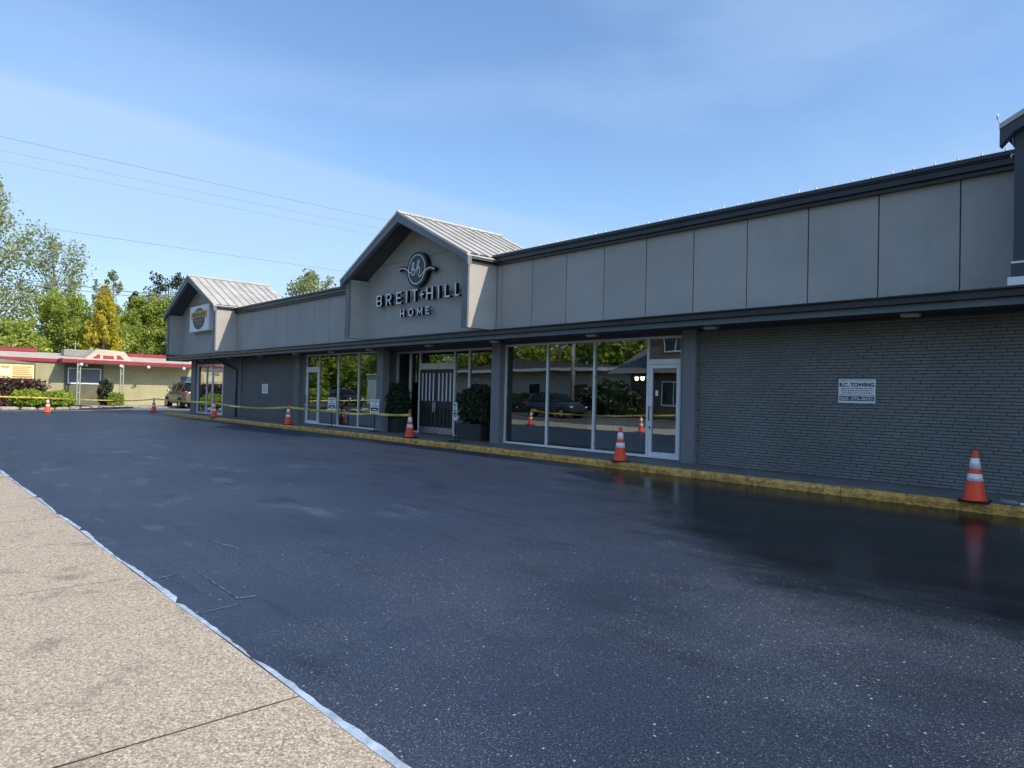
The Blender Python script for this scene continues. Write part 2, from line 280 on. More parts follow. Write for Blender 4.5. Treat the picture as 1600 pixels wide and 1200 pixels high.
# ---------------------------------------------------------------- mesh helpers
class MB:
    def __init__(s): s.v=[]; s.f=[]; s.m=[]; s.mi=0
    def add(s,vs,fs):
        k=len(s.v); s.v+= [tuple(map(float,p)) for p in vs]; s.f+=[tuple(i+k for i in f) for f in fs]; s.m+=[s.mi]*len(fs); return s
    def box(s,x0,x1,y0,y1,z0,z1):
        if x0>x1:x0,x1=x1,x0
        if y0>y1:y0,y1=y1,y0
        if z0>z1:z0,z1=z1,z0
        return s.add([(x0,y0,z0),(x1,y0,z0),(x1,y1,z0),(x0,y1,z0),(x0,y0,z1),(x1,y0,z1),(x1,y1,z1),(x0,y1,z1)],
            [(0,3,2,1),(4,5,6,7),(0,1,5,4),(1,2,6,5),(2,3,7,6),(3,0,4,7)])
    def prism_y(s,poly,y0,y1):   # poly in (x,z), counter-clockwise seen from -y
        n=len(poly); vs=[(x,y0,z) for x,z in poly]+[(x,y1,z) for x,z in poly]
        return s.add(vs,[tuple(range(n)),tuple(reversed(range(n,2*n)))]+[(j,i,i+n,j+n) for i,j in((i,(i+1)%n) for i in range(n))])
    def prism_x(s,poly,x0,x1):   # poly in (y,z)
        n=len(poly); vs=[(x0,y,z) for y,z in poly]+[(x1,y,z) for y,z in poly]
        return s.add(vs,[tuple(reversed(range(n))),tuple(range(n,2*n))]+[(i,j,j+n,i+n) for i,j in((i,(i+1)%n) for i in range(n))])
    def prism_z(s,poly,z0,z1):
        n=len(poly); vs=[(x,y,z0) for x,y in poly]+[(x,y,z1) for x,y in poly]
        return s.add(vs,[tuple(reversed(range(n))),tuple(range(n,2*n))]+[(i,j,j+n,i+n) for i,j in((i,(i+1)%n) for i in range(n))])
    def tube(s,pts,r,k=6,cap=True):
        pts=[Vector(p) for p in pts]; rs=r if isinstance(r,(list,tuple)) else [r]*len(pts); vs=[]; fs=[]
        up=Vector((0,0,1))
        for i,p in enumerate(pts):
            t=(pts[min(i+1,len(pts)-1)]-pts[max(i-1,0)]).normalized()
            a=t.cross(up if abs(t.z)<.95 else Vector((1,0,0))).normalized(); b=a.cross(t)
            for j in range(k):
                an=2*math.pi*j/k; vs.append(p+a*math.cos(an)*rs[i]+b*math.sin(an)*rs[i])
        for i in range(len(pts)-1):
            for j in range(k): fs.append((i*k+j,i*k+(j+1)%k,(i+1)*k+(j+1)%k,(i+1)*k+j))
        if cap: fs.append(tuple(range(k))[::-1]); fs.append(tuple(range((len(pts)-1)*k,len(pts)*k)))
        return s.add(vs,fs)
    def lathe(s,prof,cx=0,cy=0,k=24):
        vs=[]; fs=[]
        for r,z in prof:
            for j in range(k): a=2*math.pi*j/k; vs.append((cx+r*math.cos(a),cy+r*math.sin(a),z))
        n=len(prof)
        for i in range(n-1):
            for j in range(k): fs.append((i*k+j,i*k+(j+1)%k,(i+1)*k+(j+1)%k,(i+1)*k+j))
        return s.add(vs,fs)
    def ribbon(s,pts,w,y0,y1,closed=False):  # stroke of width w in the xz plane, y0 front .. y1 back
        P=[Vector((p[0],p[1])) for p in pts]; n=len(P); Lf=[];Rt=[]
        for i in range(n):
            if closed: a=P[i]-P[i-1]; b=P[(i+1)%n]-P[i]
            else: a=P[i]-P[i-1] if i else P[1]-P[0]; b=P[i+1]-P[i] if i<n-1 else P[-1]-P[-2]
            a.normalize(); b.normalize(); na=Vector((-a.y,a.x)); nb=Vector((-b.y,b.x)); m=(na+nb); 
            if m.length<.3: m=na
            m.normalize(); k=w/2/max(.5,m.dot(na)); Lf.append(P[i]+m*k); Rt.append(P[i]-m*k)
        vs=[]; fs=[]
        for a,b in zip(Lf,Rt): vs+=[(a.x,y0,a.y),(b.x,y0,b.y),(a.x,y1,a.y),(b.x,y1,b.y)]
        for i in range(n if closed else n-1):
            q=4*i; r=4*((i+1)%n); fs+=[(q,q+1,r+1,r),(q+2,r+2,r+3,q+3),(q,r,r+2,q+2),(q+1,q+3,r+3,r+1)]
        if not closed: fs+=[(0,2,3,1),(4*n-4,4*n-3,4*n-1,4*n-2)]
        return s.add(vs,fs)
    def mesh(s,name,mats,smooth=False):
        me=bpy.data.meshes.new(name); me.from_pydata(s.v,[],s.f)
        bm=bmesh.new(); bm.from_mesh(me); bmesh.ops.recalc_face_normals(bm,faces=bm.faces); bm.to_mesh(me); bm.free()
        for m in (mats if isinstance(mats,(list,tuple)) else [mats]): me.materials.append(MAT[m] if isinstance(m,str) else m)
        me.polygons.foreach_set('material_index',s.m)
        if smooth: me.polygons.foreach_set('use_smooth',[True]*len(me.polygons))
        return me
    def build(s,name,mats,parent=None,smooth=False,bev=0,world=True,**kw):
        return link(name,s.mesh(name,mats,smooth),parent,bev,world,**kw)
def wloc(o):
    v=Vector((0,0,0))
    while o: v+=o.location; o=o.parent
    return v
def tag(o,label=None,category=None,group=None,kind=None):
    for k,v in(('label',label),('category',category),('group',group),('kind',kind)):
        if v: o[k]=v
    return o
def link(name,me,parent=None,bev=0,world=True,loc=(0,0,0),label=None,category=None,group=None,kind=None):
    o=bpy.data.objects.new(name,me); C.objects.link(o)
    if parent:
        o.parent=parent; o.location=Vector(loc)-(wloc(parent) if world else Vector((0,0,0)))
    else: o.location=loc
    if bev:
        b=o.modifiers.new('bevel','BEVEL'); b.width=bev; b.segments=2; b.limit_method='ANGLE'
    return tag(o,label,category,group,kind)
def empty(name,loc,label,category,group=None,rz=0):
    o=bpy.data.objects.new(name,None); C.objects.link(o); o.location=loc; o.rotation_euler=(0,0,rz); o.empty_display_size=.2
    return tag(o,label,category,group)
def copy_tree(o,parent=None):
    c=o.copy(); C.objects.link(c); c.parent=parent
    for ch in [x for x in o.children if x is not c]: copy_tree(ch,c)
    return c
def bx(name,dims,m,parent,bev=0,**kw): return MB().box(*dims).build(name,m,parent,bev=bev,**kw)
def text_mesh(txt,h,m,depth=.002,bold=0,width=None):
    cu_=bpy.data.curves.new('t','FONT'); cu_.body=txt; cu_.size=1; cu_.extrude=depth; cu_.offset=bold; cu_.align_x='CENTER'
    o=bpy.data.objects.new('t',cu_); C.objects.link(o); bpy.context.view_layer.update()
    me=bpy.data.meshes.new_from_object(o.evaluated_get(bpy.context.evaluated_depsgraph_get()))
    bpy.data.objects.remove(o); co_=np.zeros(len(me.vertices)*3); me.vertices.foreach_get('co',co_); co_=co_.reshape(-1,3)
    lo,hi=co_.min(0),co_.max(0); sc=h/(hi[1]-lo[1]); sx=sc if width is None else width/(hi[0]-lo[0])
    q=np.stack([(co_[:,0]-(lo[0]+hi[0])/2)*sx, -co_[:,2], (co_[:,1]-lo[1])*sc],1)   # x right, z up, faces -y
    me.vertices.foreach_set('co',q.ravel()); me.materials.clear(); me.materials.append(MAT[m]); me.update(); return me

# ================================================================ GROUND
bx('ground',(-400,300,-300,400,-.6,-.03),'drive',None,kind='structure')
bx('road',(-300,200,-10.5,-2.9,-.028,-.008),'asphaltroad',None,kind='structure')
# sealed parking lot
lot=MB(); xs=[30,10,0,-10,-20,-30,-41.5]
pts=[(30,1.5),(30,11.2),(-38.9,11.2),(-42.5,11.6),(-45.2,12.6),(-45.0,9.2),(-44.3,7.0),(-43.6,4.6),(-42.9,1.5)]
lot.prism_z(pts,-.02,0).build('parking_lot','lot',None,kind='structure')
LO=[o for o in C.objects if o.name=='parking_lot'][0]
MAT['chalk']=mat('faint_dust_line',(.11,.15,.21),.8,var=.6,vscale=9)
for pl in ([(-5.58,1.58),(-5.69,1.87),(-4.73,1.85),(-4.72,1.97)],[(-4.56,1.56),(-4.61,1.81)],[(-6.9,2.3),(-6.2,2.42),(-6.05,2.7)]):
    mb=MB(); vs=[]
    for i in range(13):
        t=i/12*(len(pl)-1); k_=min(int(t),len(pl)-2); a_=Vector(pl[k_]).lerp(Vector(pl[k_+1]),t-k_); w_=random.uniform(.002,.012); vs+=[(a_.x+random.uniform(-.006,.006)-w_,a_.y-w_,.004),(a_.x+w_,a_.y+w_,.004)]
    mb.add(vs,[(2*i,2*i+1,2*i+3,2*i+2) for i in range(12)]).build('scuff_line','chalk',LO)
bx('driveway',(-60,-38.6,11.2,60,-.026,-.006),'drive',None,kind='structure')
# aggregate concrete slabs in front
pv=empty('pavement',(0,0,0),None,None); pv['kind']='structure'
jx=[9.2,6.5,3.9,1.3,-.4,-3.04,-5.7,-8.75,-12.0,-15,-18,-21,-24,-27,-30,-33,-36,-39,-42]
for i in range(len(jx)-1):
    for (a,b) in ((-1.3,1.488),(-2.75,-1.315)):
        g=.008
        bx('slab',(jx[i+1]+g,jx[i]-g,a,b,-.09,.0068+.0004*((i*7)%3-1)),'aggregate',pv)
MAT['grout']=mat('joint_dirt',(.075,.06,.045),.95,var=.4,vscale=8)
bx('bedding',(-42,9.2,-2.76,1.488,-.1,.0056),'grout',pv,kind='stuff')
# masking tape strip left along the seal-coat edge
def strip():
    mb=MB(); x=4.0; k=0; runs=[]
    def run(xa,xb):
        n=max(3,int((xa-xb)/.035)); vs=[]; 
        for i in range(n+1):
            t=i/n; xx=xa+(xb-xa)*t; e=min(1,(xa-xx)/.10,(xx-xb)/.10)
            w=(.034+.014*math.sin(xx*2.3+1)+.006*math.sin(xx*7.1)+.004*math.sin(xx*31)+.005*random.random())*.82*e+.003
            y0=1.492+.004*math.sin(xx*3)
            vs+=[(xx,y0,.0045),(xx,y0+w,.0045),(xx,y0,.009),(xx,y0+w,.0075)]
        fs=[]
        for i in range(n): q=4*i;r=q+4; fs+=[(q+2,q+3,r+3,r+2),(q,q+2,r+2,r),(q+1,r+1,r+3,q+3)]
        mb.add(vs,fs)
    while x>-20:
        ln=random.uniform(.9,3.2); run(x,x-ln); x-=ln+random.uniform(.0,.04)
    return mb
MAT['tapepaper']=mat('pale_blue_masking_paper',(.42,.52,.62),.6,var=.22,vscale=9,dirt=((.20,.26,.33),.6))
strip().build('masking_strip','tapepaper',None,label='pale blue masking strip along the seam of concrete and black asphalt',category='masking tape')
# kerb and shop walkway
KP=[(8,10.93),(0,10.96),(-6,11.06),(-12,11.14),(-20,11.18),(-30,11.16),(-38.9,11.12)]
def ky(x):
    for (a,b),(c,d) in zip(KP,KP[1:]):
        if c<=x<=a: return b+(d-b)*(a-x)/(a-c)
    return KP[-1][1]
kb=empty('kerb',(0,0,0),None,None); kb['kind']='structure'
x=8.0; ks=[]
while x>-38.9:
    ln=random.choice((2.35,2.45,2.6)); x2=max(-38.9,x-ln); mb=MB(); n=16; vs=[]
    for i in range(n+1):
        xx=x-.004+(x2+.008-x)*i/n if False else x+(x2-x)*i/n
        if i==0: xx-=.005
        if i==n: xx+=.005
        y=ky(xx); j=lambda a:(random.random()-.5)*a
        vs+=[(xx,y+j(.006),-.04),(xx,y+.004+j(.012),.085+j(.01)),(xx,y+.022+j(.012),.122+j(.008)),(xx,y+.05,.131+j(.003)),(xx,y+.15,.132),(xx,y+.15,-.04)]
    fs=[]
    for i in range(n):
        for k in range(6): q=6*i; fs.append((q+k,q+(k+1)%6,q+6+(k+1)%6,q+6+k))
    fs+=[tuple(range(6)),tuple(range(6*n,6*n+6))]
    mb.add(vs,fs).build('kerb_stone','kerb',kb); x=x2
wk=empty('walkway',(0,0,0),None,None); wk['kind']='structure'
x=8.0
while x>-38.9:
    x2=max(-38.9,x-2.44)
    MB().prism_z([(x2+.004,ky(x2)+.152),(x-.004,ky(x)+.152),(x-.004,13.3),(x2+.004,13.3)],-.04,.128).build('paving_slab','walk',wk); x=x2

# ================================================================ SHOP BUILDING
B=empty('commercial_building',(-17,12.5,0),'long low grey shop building with dark brick wall, glazed fronts and gabled roof signs','shop building')
# --- back volume that closes the interior
bx('flat_roof',(-40.6,8,12.75,30,4.55,4.85),'flatroof',B)
bx('rear_wall',(-38.8,8,24,24.2,0,4.5),'leftwall',B)
bx('side_wall',(-38.82,-38.6,12.36,24,0,2.86),'leftwall',B)
bx('side_wall',(8,8.2,12.4,24.2,0,4.5),'leftwall',B)
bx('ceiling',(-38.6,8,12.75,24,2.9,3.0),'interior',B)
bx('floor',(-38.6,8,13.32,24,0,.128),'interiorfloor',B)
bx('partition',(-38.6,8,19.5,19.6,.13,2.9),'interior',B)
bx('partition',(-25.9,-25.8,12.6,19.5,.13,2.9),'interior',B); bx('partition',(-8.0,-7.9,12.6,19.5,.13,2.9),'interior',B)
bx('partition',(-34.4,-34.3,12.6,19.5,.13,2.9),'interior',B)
# --- canopy
cn=MB().box(-40.25,8,11.56,12.62,2.885,2.92).build('canopy_soffit','soffit',B)
bx('canopy_fascia',(-40.25,8,11.515,11.555,2.855,2.965),'canopyboard',B,bev=.004)
gt=MB().box(-40.27,8,11.43,11.56,2.968,3.03).box(-40.27,8,11.455,11.56,3.03,3.075).box(-40.27,8,11.40,11.56,3.075,3.095)
gt.build('canopy_gutter','trim',B)
MB().prism_x([(11.56,2.93),(12.62,2.93),(12.62,3.24),(11.56,3.085)],-40.25,8).build('canopy_roof','canopyroof',B)
bx('canopy_end',(-40.29,-40.25,11.45,12.62,2.86,3.2),'trim',B)
MAT['moss']=mat('gutter_moss',(.13,.12,.05),.95,var=.4,vscale=10)
mb=MB(); x=7.5
while x>-20:
    w_=random.uniform(.05,.22); h_=random.uniform(.006,.026)*(1 if x>-9 else .5); y_=11.47+random.uniform(0,.06)
    mb.add([(x,y_,3.0955),(x-w_,y_+.01,3.0955),(x-w_*.8,y_+.09,3.0955),(x-w_*.1,y_+.08,3.0955),(x-w_*.4,y_+.03,3.096+h_),(x-w_*.7,y_+.05,3.096+h_*.8)],[(0,1,5,4),(1,2,5),(2,3,4,5),(3,0,4)]); x-=w_*random.uniform(.6,1.5)
mb.build('gutter_moss','moss',B,kind='stuff')
# --- fascia backing and panels
bx('fascia_backing',(-33.4,-21.1,12.66,12.74,2.9,5.05),'mortar',B); bx('fascia_backing',(-14.5,8,12.66,12.74,2.9,5.05),'mortar',B)
def panels(xa,xb,joints):
    e=[xb]+joints+[xa]
    for i in range(len(e)-1):
        if e[i]-e[i+1]<.05: continue
        bx('fascia_panel',(e[i+1]+.011,e[i]-.011,12.62+.003*((i*5)%3-1),12.66,3.18,5.06),'panel',B,bev=.004)
panels(-14.5,-2.36,[-3.30-1.222*i for i in range(0,9)]+[-14.26])
panels(-33.4,-21.1,[-22.96-1.236*i for i in range(0,9)])
def eave(xa,xb):
    MB().box(xa,xb,12.52,12.66,5.035,5.10).box(xa,xb,12.46,12.66,5.103,5.20).box(xa,xb,12.43,12.66,5.203,5.225).box(xa,xb,12.40,12.66,5.228,5.285).build('parapet_gutter','trim',B)
    bx('parapet_cap',(xa,xb,12.45,12.8,5.288,5.305),'trim',B)
eave(-14.47,-2.37); eave(-33.37,-21.12)
bx('parapet',(-33.4,-21.1,12.745,12.85,4.5,5.28),'leftwall',B); bx('parapet',(-14.5,-2.3,12.745,12.85,4.5,5.28),'leftwall',B)

def gable(xl,xr,zb,ze,zr,yb,wallmat,framemat,lab=None):
    """a roof gable that stands proud of the fascia: side cheeks, recessed front wall, barge boards, metal roof"""
    xc=(xl+xr)/2; g=empty('entrance_gable',(xc,11.6,zb),None,None); g.parent=B; g.location=Vector((xc,11.6,zb))-wloc(B)
    if lab: g['label']=lab
    s=(zr-ze)/(xc-xl); t=.24
    for side in(-1,1):
        xo=xl if side<0 else xr; xi=xo-side*t
        bx('side_cheek',(min(xo,xi),max(xo,xi),11.64,12.62,zb+.1,ze-.02),wallmat,g)
        bx('base_trim',(min(xo+side*.004,xi),max(xo+side*.004,xi),11.63,12.62,zb,zb+.098),wallmat,g)
        bx('corner_post',(min(xo+side*.012,xi),max(xo+side*.012,xi),11.58,11.637,zb,ze-.03),framemat,g)
        # eave gutter of the cheek
        a,b=(xo,xo+side*.10); 
        MB().box(a+side*.001,b-side*.04,11.6,12.60,ze-.19,ze-.13).box(a+side*.001,b,11.6,12.60,ze-.127,ze-.06).box(a+side*.001,b+side*.03,11.6,12.60,ze-.057,ze-.005).build('cheek_gutter','trim',g)
    bx('cheek_infill',(xl,xr,12.75,yb-.05,3.0,ze-.05),'leftwall',g)
    # recessed front wall
    zz=lambda x: ze+s*(xc-xl-abs(x-xc))
    xi0,xi1=xl+t,xr-t
    MB().prism_y([(xi0,zb),(xi1,zb),(xi1,zz(xi1)-.06),(xc,zr-.06),(xi0,zz(xi0)-.06)],12.3,12.4).build('gable_wall',wallmat,g)
    bx('wall_base_trim',(xi0,xi1,12.27,12.298,zb,zb+.11),wallmat,g)
    bx('wall_joint_bead',(xi0+.5,xi1-.5,12.294,12.2995,ze+.42,ze+.434),framemat,g)
    # roof: standing-seam sheets, both slopes, each sheet a piece
    L_=math.hypot(xc-xl+.16,(xc-xl+.16)*s); n=11; y0=11.42; w=(yb-y0)/n
    for side in(-1,1):
        ex=xc+side*(xc-xl+.16); ez=zr-s*(xc-xl+.16)
        mb=MB(); T=.03
        mb.add([(xc,0,zr+.02),(ex,0,ez+.02),(ex,w-.006,ez+.02),(xc,w-.006,zr+.02),(xc,0,zr-.01),(ex,0,ez-.01),(ex,w-.006,ez-.01),(xc,w-.006,zr-.01)],
            [(0,1,2,3),(4,7,6,5),(0,4,5,1),(1,5,6,2),(2,6,7,3),(3,7,4,0)])
        mb.add([(xc,0,zr+.02),(ex,0,ez+.02),(ex,.03,ez+.02),(xc,.03,zr+.02),(xc,0,zr+.065),(ex,0,ez+.065),(ex,.03,ez+.065),(xc,.03,zr+.065)],
            [(0,3,2,1),(4,5,6,7),(0,1,5,4),(1,2,6,5),(2,3,7,6),(3,0,4,7)])
        me=mb.mesh('roof_sheet','roofmetal')
        for i in range(n): link('roof_sheet',me,g,loc=(0,y0+i*w,0))
        # deck, barge board
        hx=xc-side*0; d=.24
        MB().prism_y([(xc,zr-.012),(ex-side*.02,ez-.012),(ex-side*.02,ez-.07),(xc,zr-.07)],11.60,yb-.02).build('roof_deck','soffit',g)
        MB().prism_y([(xc,zr-.014),(ex,ez-.014),(ex,ez-.014-d),(ex-side*(.16+.0),zz(xl)-.03-d*.55),(xc,zr-.03-d)],11.44,11.58).build('barge_board',framemat,g,bev=.004)
    MB().prism_y([(xc-.12,zr-.01-.12*s+.06),(xc+.12,zr-.01-.12*s+.06),(xc,zr+.085)],y0-.01,yb).build('ridge_cap','roofmetal',g)
    MB().prism_y([(xl+.1,zb),(xr-.1,zb),(xr-.1,ze-.1),(xc,zr-.1),(xl+.1,ze-.1)],yb-.12,yb-.04).build('rear_wall',wallmat,g)
    return g
gable(-21.08,-14.5,3.24,5.23,6.88,15.65,'gablewall','frame_slate','large grey gable over the double entrance doors')
gable(-40.75,-33.4,3.22,5.40,7.12,15.7,'gablewall','frame_slate','grey gable at the far left end with a square sign')
g3=gable(-2.37,4.2,3.30,5.40,7.05,15.6,'tower','tower','dark navy gable at the right end')
bx('ledge_trim',(-2.40,-2.1,11.54,11.578,3.43,3.455),'white',g3); bx('ledge_block',(-2.40,-2.1,11.53,11.576,3.25,3.42),'tower',g3); bx('flashing',(-2.43,-2.0,11.50,11.575,3.12,3.235),'white',g3)

# --- pillars, walls
for a,b in((-8.19,-7.89),(-14.27,-13.93),(-20.15,-19.78)):
    bx('pillar',(a,b,12.3,12.56,.12,2.883),'pillar',B,bev=.006)
bx('pillar',(-38.82,-38.15,12.3,12.5,.1,2.883),'pillar',B,bev=.006)
bx('pilaster',(-26.46,-25.98,12.3,12.5,.12,2.883),'leftwall',B,bev=.006)
bx('wall_section',(-34.4,-32.3,12.4,12.6,.1,2.883),'leftwall',B)
bx('pilaster',(-32.3,-32.0,12.33,12.6,.1,2.883),'leftwall',B)
# brick walls: roman bricks, running bond; the nearest 300 in view are pieces of their own
PX,PZ=.305,.0532
bx('mortar_backing',(-7.89,8,12.42,12.6,.1,2.883),'mortar',B); bx('mortar_backing',(-32.0,-26.46,12.42,12.6,.1,2.883),'mortar',B)
bmb=MB(); bw,bh=PX-.011,PZ-.0095
c_=.0025
bmb.add([(0,0.005,0),(bw,.005,0),(bw,.005,bh),(0,.005,bh),(c_,0,c_),(bw-c_,0,c_),(bw-c_,0,bh-c_),(c_,0,bh-c_)],
   [(4,5,6,7),(0,1,5,4),(1,2,6,5),(2,3,7,6),(3,0,4,7)])
bme=bmb.mesh('brick','brick'); bmv=[v.co.copy() for v in bme.vertices]; bmf=[tuple(p.vertices) for p in bme.polygons]
def brickwall(xa,xb,own):
    pos=[]
    nz_=int((2.86-.13)/PZ)
    for r in range(nz_):
        off=(0,.5,.12,.62,.3,.8)[r%6]*PX; x=xa+off-PX
        while x<xb:
            if x>=xa-.001 and x+bw<=xb+.001: pos.append((x,12.405+random.uniform(-.0022,.0028),.135+r*PZ,bw))
            elif x+bw>xa+.03 and x<xb-.03:
                a=max(x,xa); pos.append((a,12.406,.135+r*PZ,min(x+bw,xb)-a))
            x+=PX
    full=sorted([p for p in pos if abs(p[3]-bw)<1e-6 and p[0]+bw<-2.35],key=lambda p:p[0]**2+p[1]**2+(p[2]-1.43)**2)[:300] if own else []
    fs=set(full)
    for p in full: link('brick',bme,B,loc=p[:3])
    V=[];Fc=[]
    for p in pos:
        if p in fs: continue
        k=len(V); s_=p[3]/bw; V+=[(v.x*s_+p[0],v.y+p[1],v.z+p[2]) for v in bmv]; Fc+=[tuple(i+k for i in f) for f in bmf]
    me=bpy.data.meshes.new('brickwork'); me.from_pydata(V,[],Fc); me.materials.append(MAT['brick'] if own else MAT['leftwall']); link('brickwork',me,B,kind='stuff')
brickwall(-7.885,7.9,True); brickwall(-31.995,-26.465,False)

# --- glazing
def storefront(x0,x1,zs,zt,y,mull,door=None,tz=None,thick=.055,dp=.10,xglass=None,dtop=2.25):
    """aluminium window: frame part > panes; a glazed door leaf is a part with its own frame and handle"""
    f=MB(); h=thick
    f.box(x0,x1,y,y+dp,zs,zs+h); f.box(x0,x1,y,y+dp,zt-h,zt)
    for m in [x0+h/2]+mull+[x1-h/2]: f.box(m-h/2,m+h/2,y+.002,y+dp-.002,zs+h,zt-h)
    if door: f.box(door[0]+h/2,door[1]-h/2,y+.001,y+dp-.001,dtop,dtop+.11)
    fr=f.build('window_frame','alu',B,bev=.003)
    edges=[x0+h/2]+mull+[x1-h/2]
    for a,b in zip(edges,edges[1:]):
        isd=door and abs(a-door[0])<.02
        if isd: bx('transom_pane',(a+h/2,b-h/2,y+.045,y+.053,dtop+.11,zt-h),'glass',fr)
        else: bx('pane',(a+h/2,b-h/2,y+.045,y+.053,zs+h,zt-h),'glass',fr)
    if door:
        a,b=door[0]+h/2+.006,door[1]-h/2-.006; d=MB(); t=.085
        d.box(a,b,y+.01,y+.075,zs+.01,zs+.13).box(a,b,y+.01,y+.075,dtop-.09,dtop-.006).box(a,a+t,y+.012,y+.073,zs+.13,dtop-.09).box(b-t,b,y+.012,y+.073,zs+.13,dtop-.09)
        do=d.build('door','alu',B,bev=.003,label='white framed glass door')
        bx('pane',(a+t,b-t,y+.04,y+.048,zs+.13,dtop-.09),'glass',do)
        MB().tube([(a+.045,y-.01,.95),(a+.045,y-.04,1.0),(a+.045,y-.04,1.22),(a+.045,y-.01,1.27)],.012).build('handle','blackplastic',do,smooth=True)
        MB().box(a+.03,a+.06,y-.004,y+.01,.78,.83).build('lock','blackplastic',do)
    return fr
storefront(-13.96,-8.32,.145,2.80,12.5,[-12.34,-10.78,-9.22],door=(-9.22,-8.36),dtop=2.19)
storefront(-25.76,-20.3,.145,2.84,12.5,[-24.68,-23.17,-21.70],door=(-25.73,-24.68),dtop=2.25)
bx('wall_section',(-8.33,-8.185,12.45,12.6,.12,2.883),'pillar',B)
bx('wall_section',(-25.98,-25.765,12.45,12.6,.12,2.883),'leftwall',B)
bx('window_head',(-25.98,-20.3,12.45,12.62,2.845,2.883),'soffit',B); bx('window_head',(-13.96,-8.33,12.45,12.62,2.805,2.883),'soffit',B)
bx('door_notice',(-9.02,-8.95,12.525,12.528,1.5,1.62),'signwhite',B)
# end shop under far-left gable
fr=storefront(-38.15,-34.4,.12,2.66,12.4,[-36.75,-35.95],door=(-35.95,-34.43),dtop=2.30,thick=.07)
bx('window_head',(-38.15,-34.4,12.35,12.5,2.665,2.883),'soffit',B)
# entrance recess
bx('return_wall',(-20.9,-20.35,12.62,13.35,.12,2.883),'pillar',B); bx('return_wall',(-14.27,-14.1,12.57,13.35,.12,2.883),'pillar',B)
bx('recess_soffit',(-20.4,-14.2,12.62,13.4,2.84,2.882),'soffit',B)
f=MB(); y=13.2; dp=.1
f.box(-20.34,-18.93,y,y+dp,.13,.19); f.box(-17.08,-14.28,y,y+dp,.13,.19); f.box(-20.34,-14.28,y,y+dp,2.77,2.835)
for m in(-20.31,-19.52,-18.96,-17.08,-16.35,-14.31): f.box(m-.04,m+.04,y+.002,y+dp-.002,.19,2.77)
f.box(-18.92,-17.12,y+.001,y+dp-.001,2.22,2.42)
ef=f.build('entrance_frame','alu',B,bev=.003)
for a,b in((-20.27,-19.56),(-19.48,-19.0),(-17.04,-16.39),(-16.31,-14.35)): bx('pane',(a,b,y+.045,y+.053,.19,2.77),'glass',ef)
bx('transom_pane',(-18.92,-17.12,y+.045,y+.053,2.42,2.77),'glass',ef)
for k in range(2):
    a=-18.905+k*.895; b=a+.885
    zs_=[(1.20,2.10),(.40,.98)]; d=MB()
    xs_=[a,a+.10]; sw=.085; gp=(b-a-.2-4*sw)/3
    slots=[(a+.10+i*(sw+gp),a+.10+i*(sw+gp)+sw) for i in range(4)]
    d.box(a,b,y,y+.06,.36,.40).box(a,b,y,y+.06,.98,1.20).box(a,b,y,y+.06,2.10,2.215)
    for z0,z1 in zs_:
        d.box(a,a+.10,y,y+.06,z0,z1).box(b-.10,b,y,y+.06,z0,z1)
        for i in range(3): d.box(slots[i][1],slots[i+1][0],y,y+.06,z0,z1)
    do=d.build('entrance_door','door',B,label='dark panelled door with tall narrow glass slots')
    bx('kick_plate',(a+.01,b-.01,y-.006,y+.05,.15,.355),'steel',do)
    for i,(p,q) in enumerate(slots):
        bx('slot_pane',(p,q,y+.008,y+.014,1.2,2.1),'pale_satin',do); bx('slot_pane',(p,q,y+.03,y+.036,.4,.98),'glass',do)  # upper slots filled with an opaque pale colour, lower slots glazed
    hx=b-.05 if k==0 else a+.05
    MB().tube([(hx,y-.005,.78),(hx,y-.06,.82),(hx,y-.06,1.18),(hx,y-.005,1.22)],.016).build('handle','steel',do,smooth=True)
# downpipe and slanted gutter pipe at the far left
MB().tube([(-32.55,11.55,2.93),(-32.5,11.6,2.87),(-32.35,12.25,2.32),(-32.33,12.27,2.25),(-32.33,12.27,.14)],.045,8).build('downpipe','trim',B,smooth=True)
MB().tube([(-33.7,11.5,2.93),(-32.36,12.25,2.35)],.055,8).build('slanted_pipe','blackplastic',B,smooth=True)
# soffit lights
for x in(-3.83,-7.42,-10.5,-13.92,-16.9,-20.33,-22.93,-25.9,-29.32,-32.76,-.3,-36.6):
    s_=bx('soffit_light',(x-.13,x+.13,12.02,12.16,2.84,2.884),'white',B,bev=.006)
    bx('light_lens',(x-.11,x+.11,12.035,12.145,2.832,2.8395),'collar',s_)

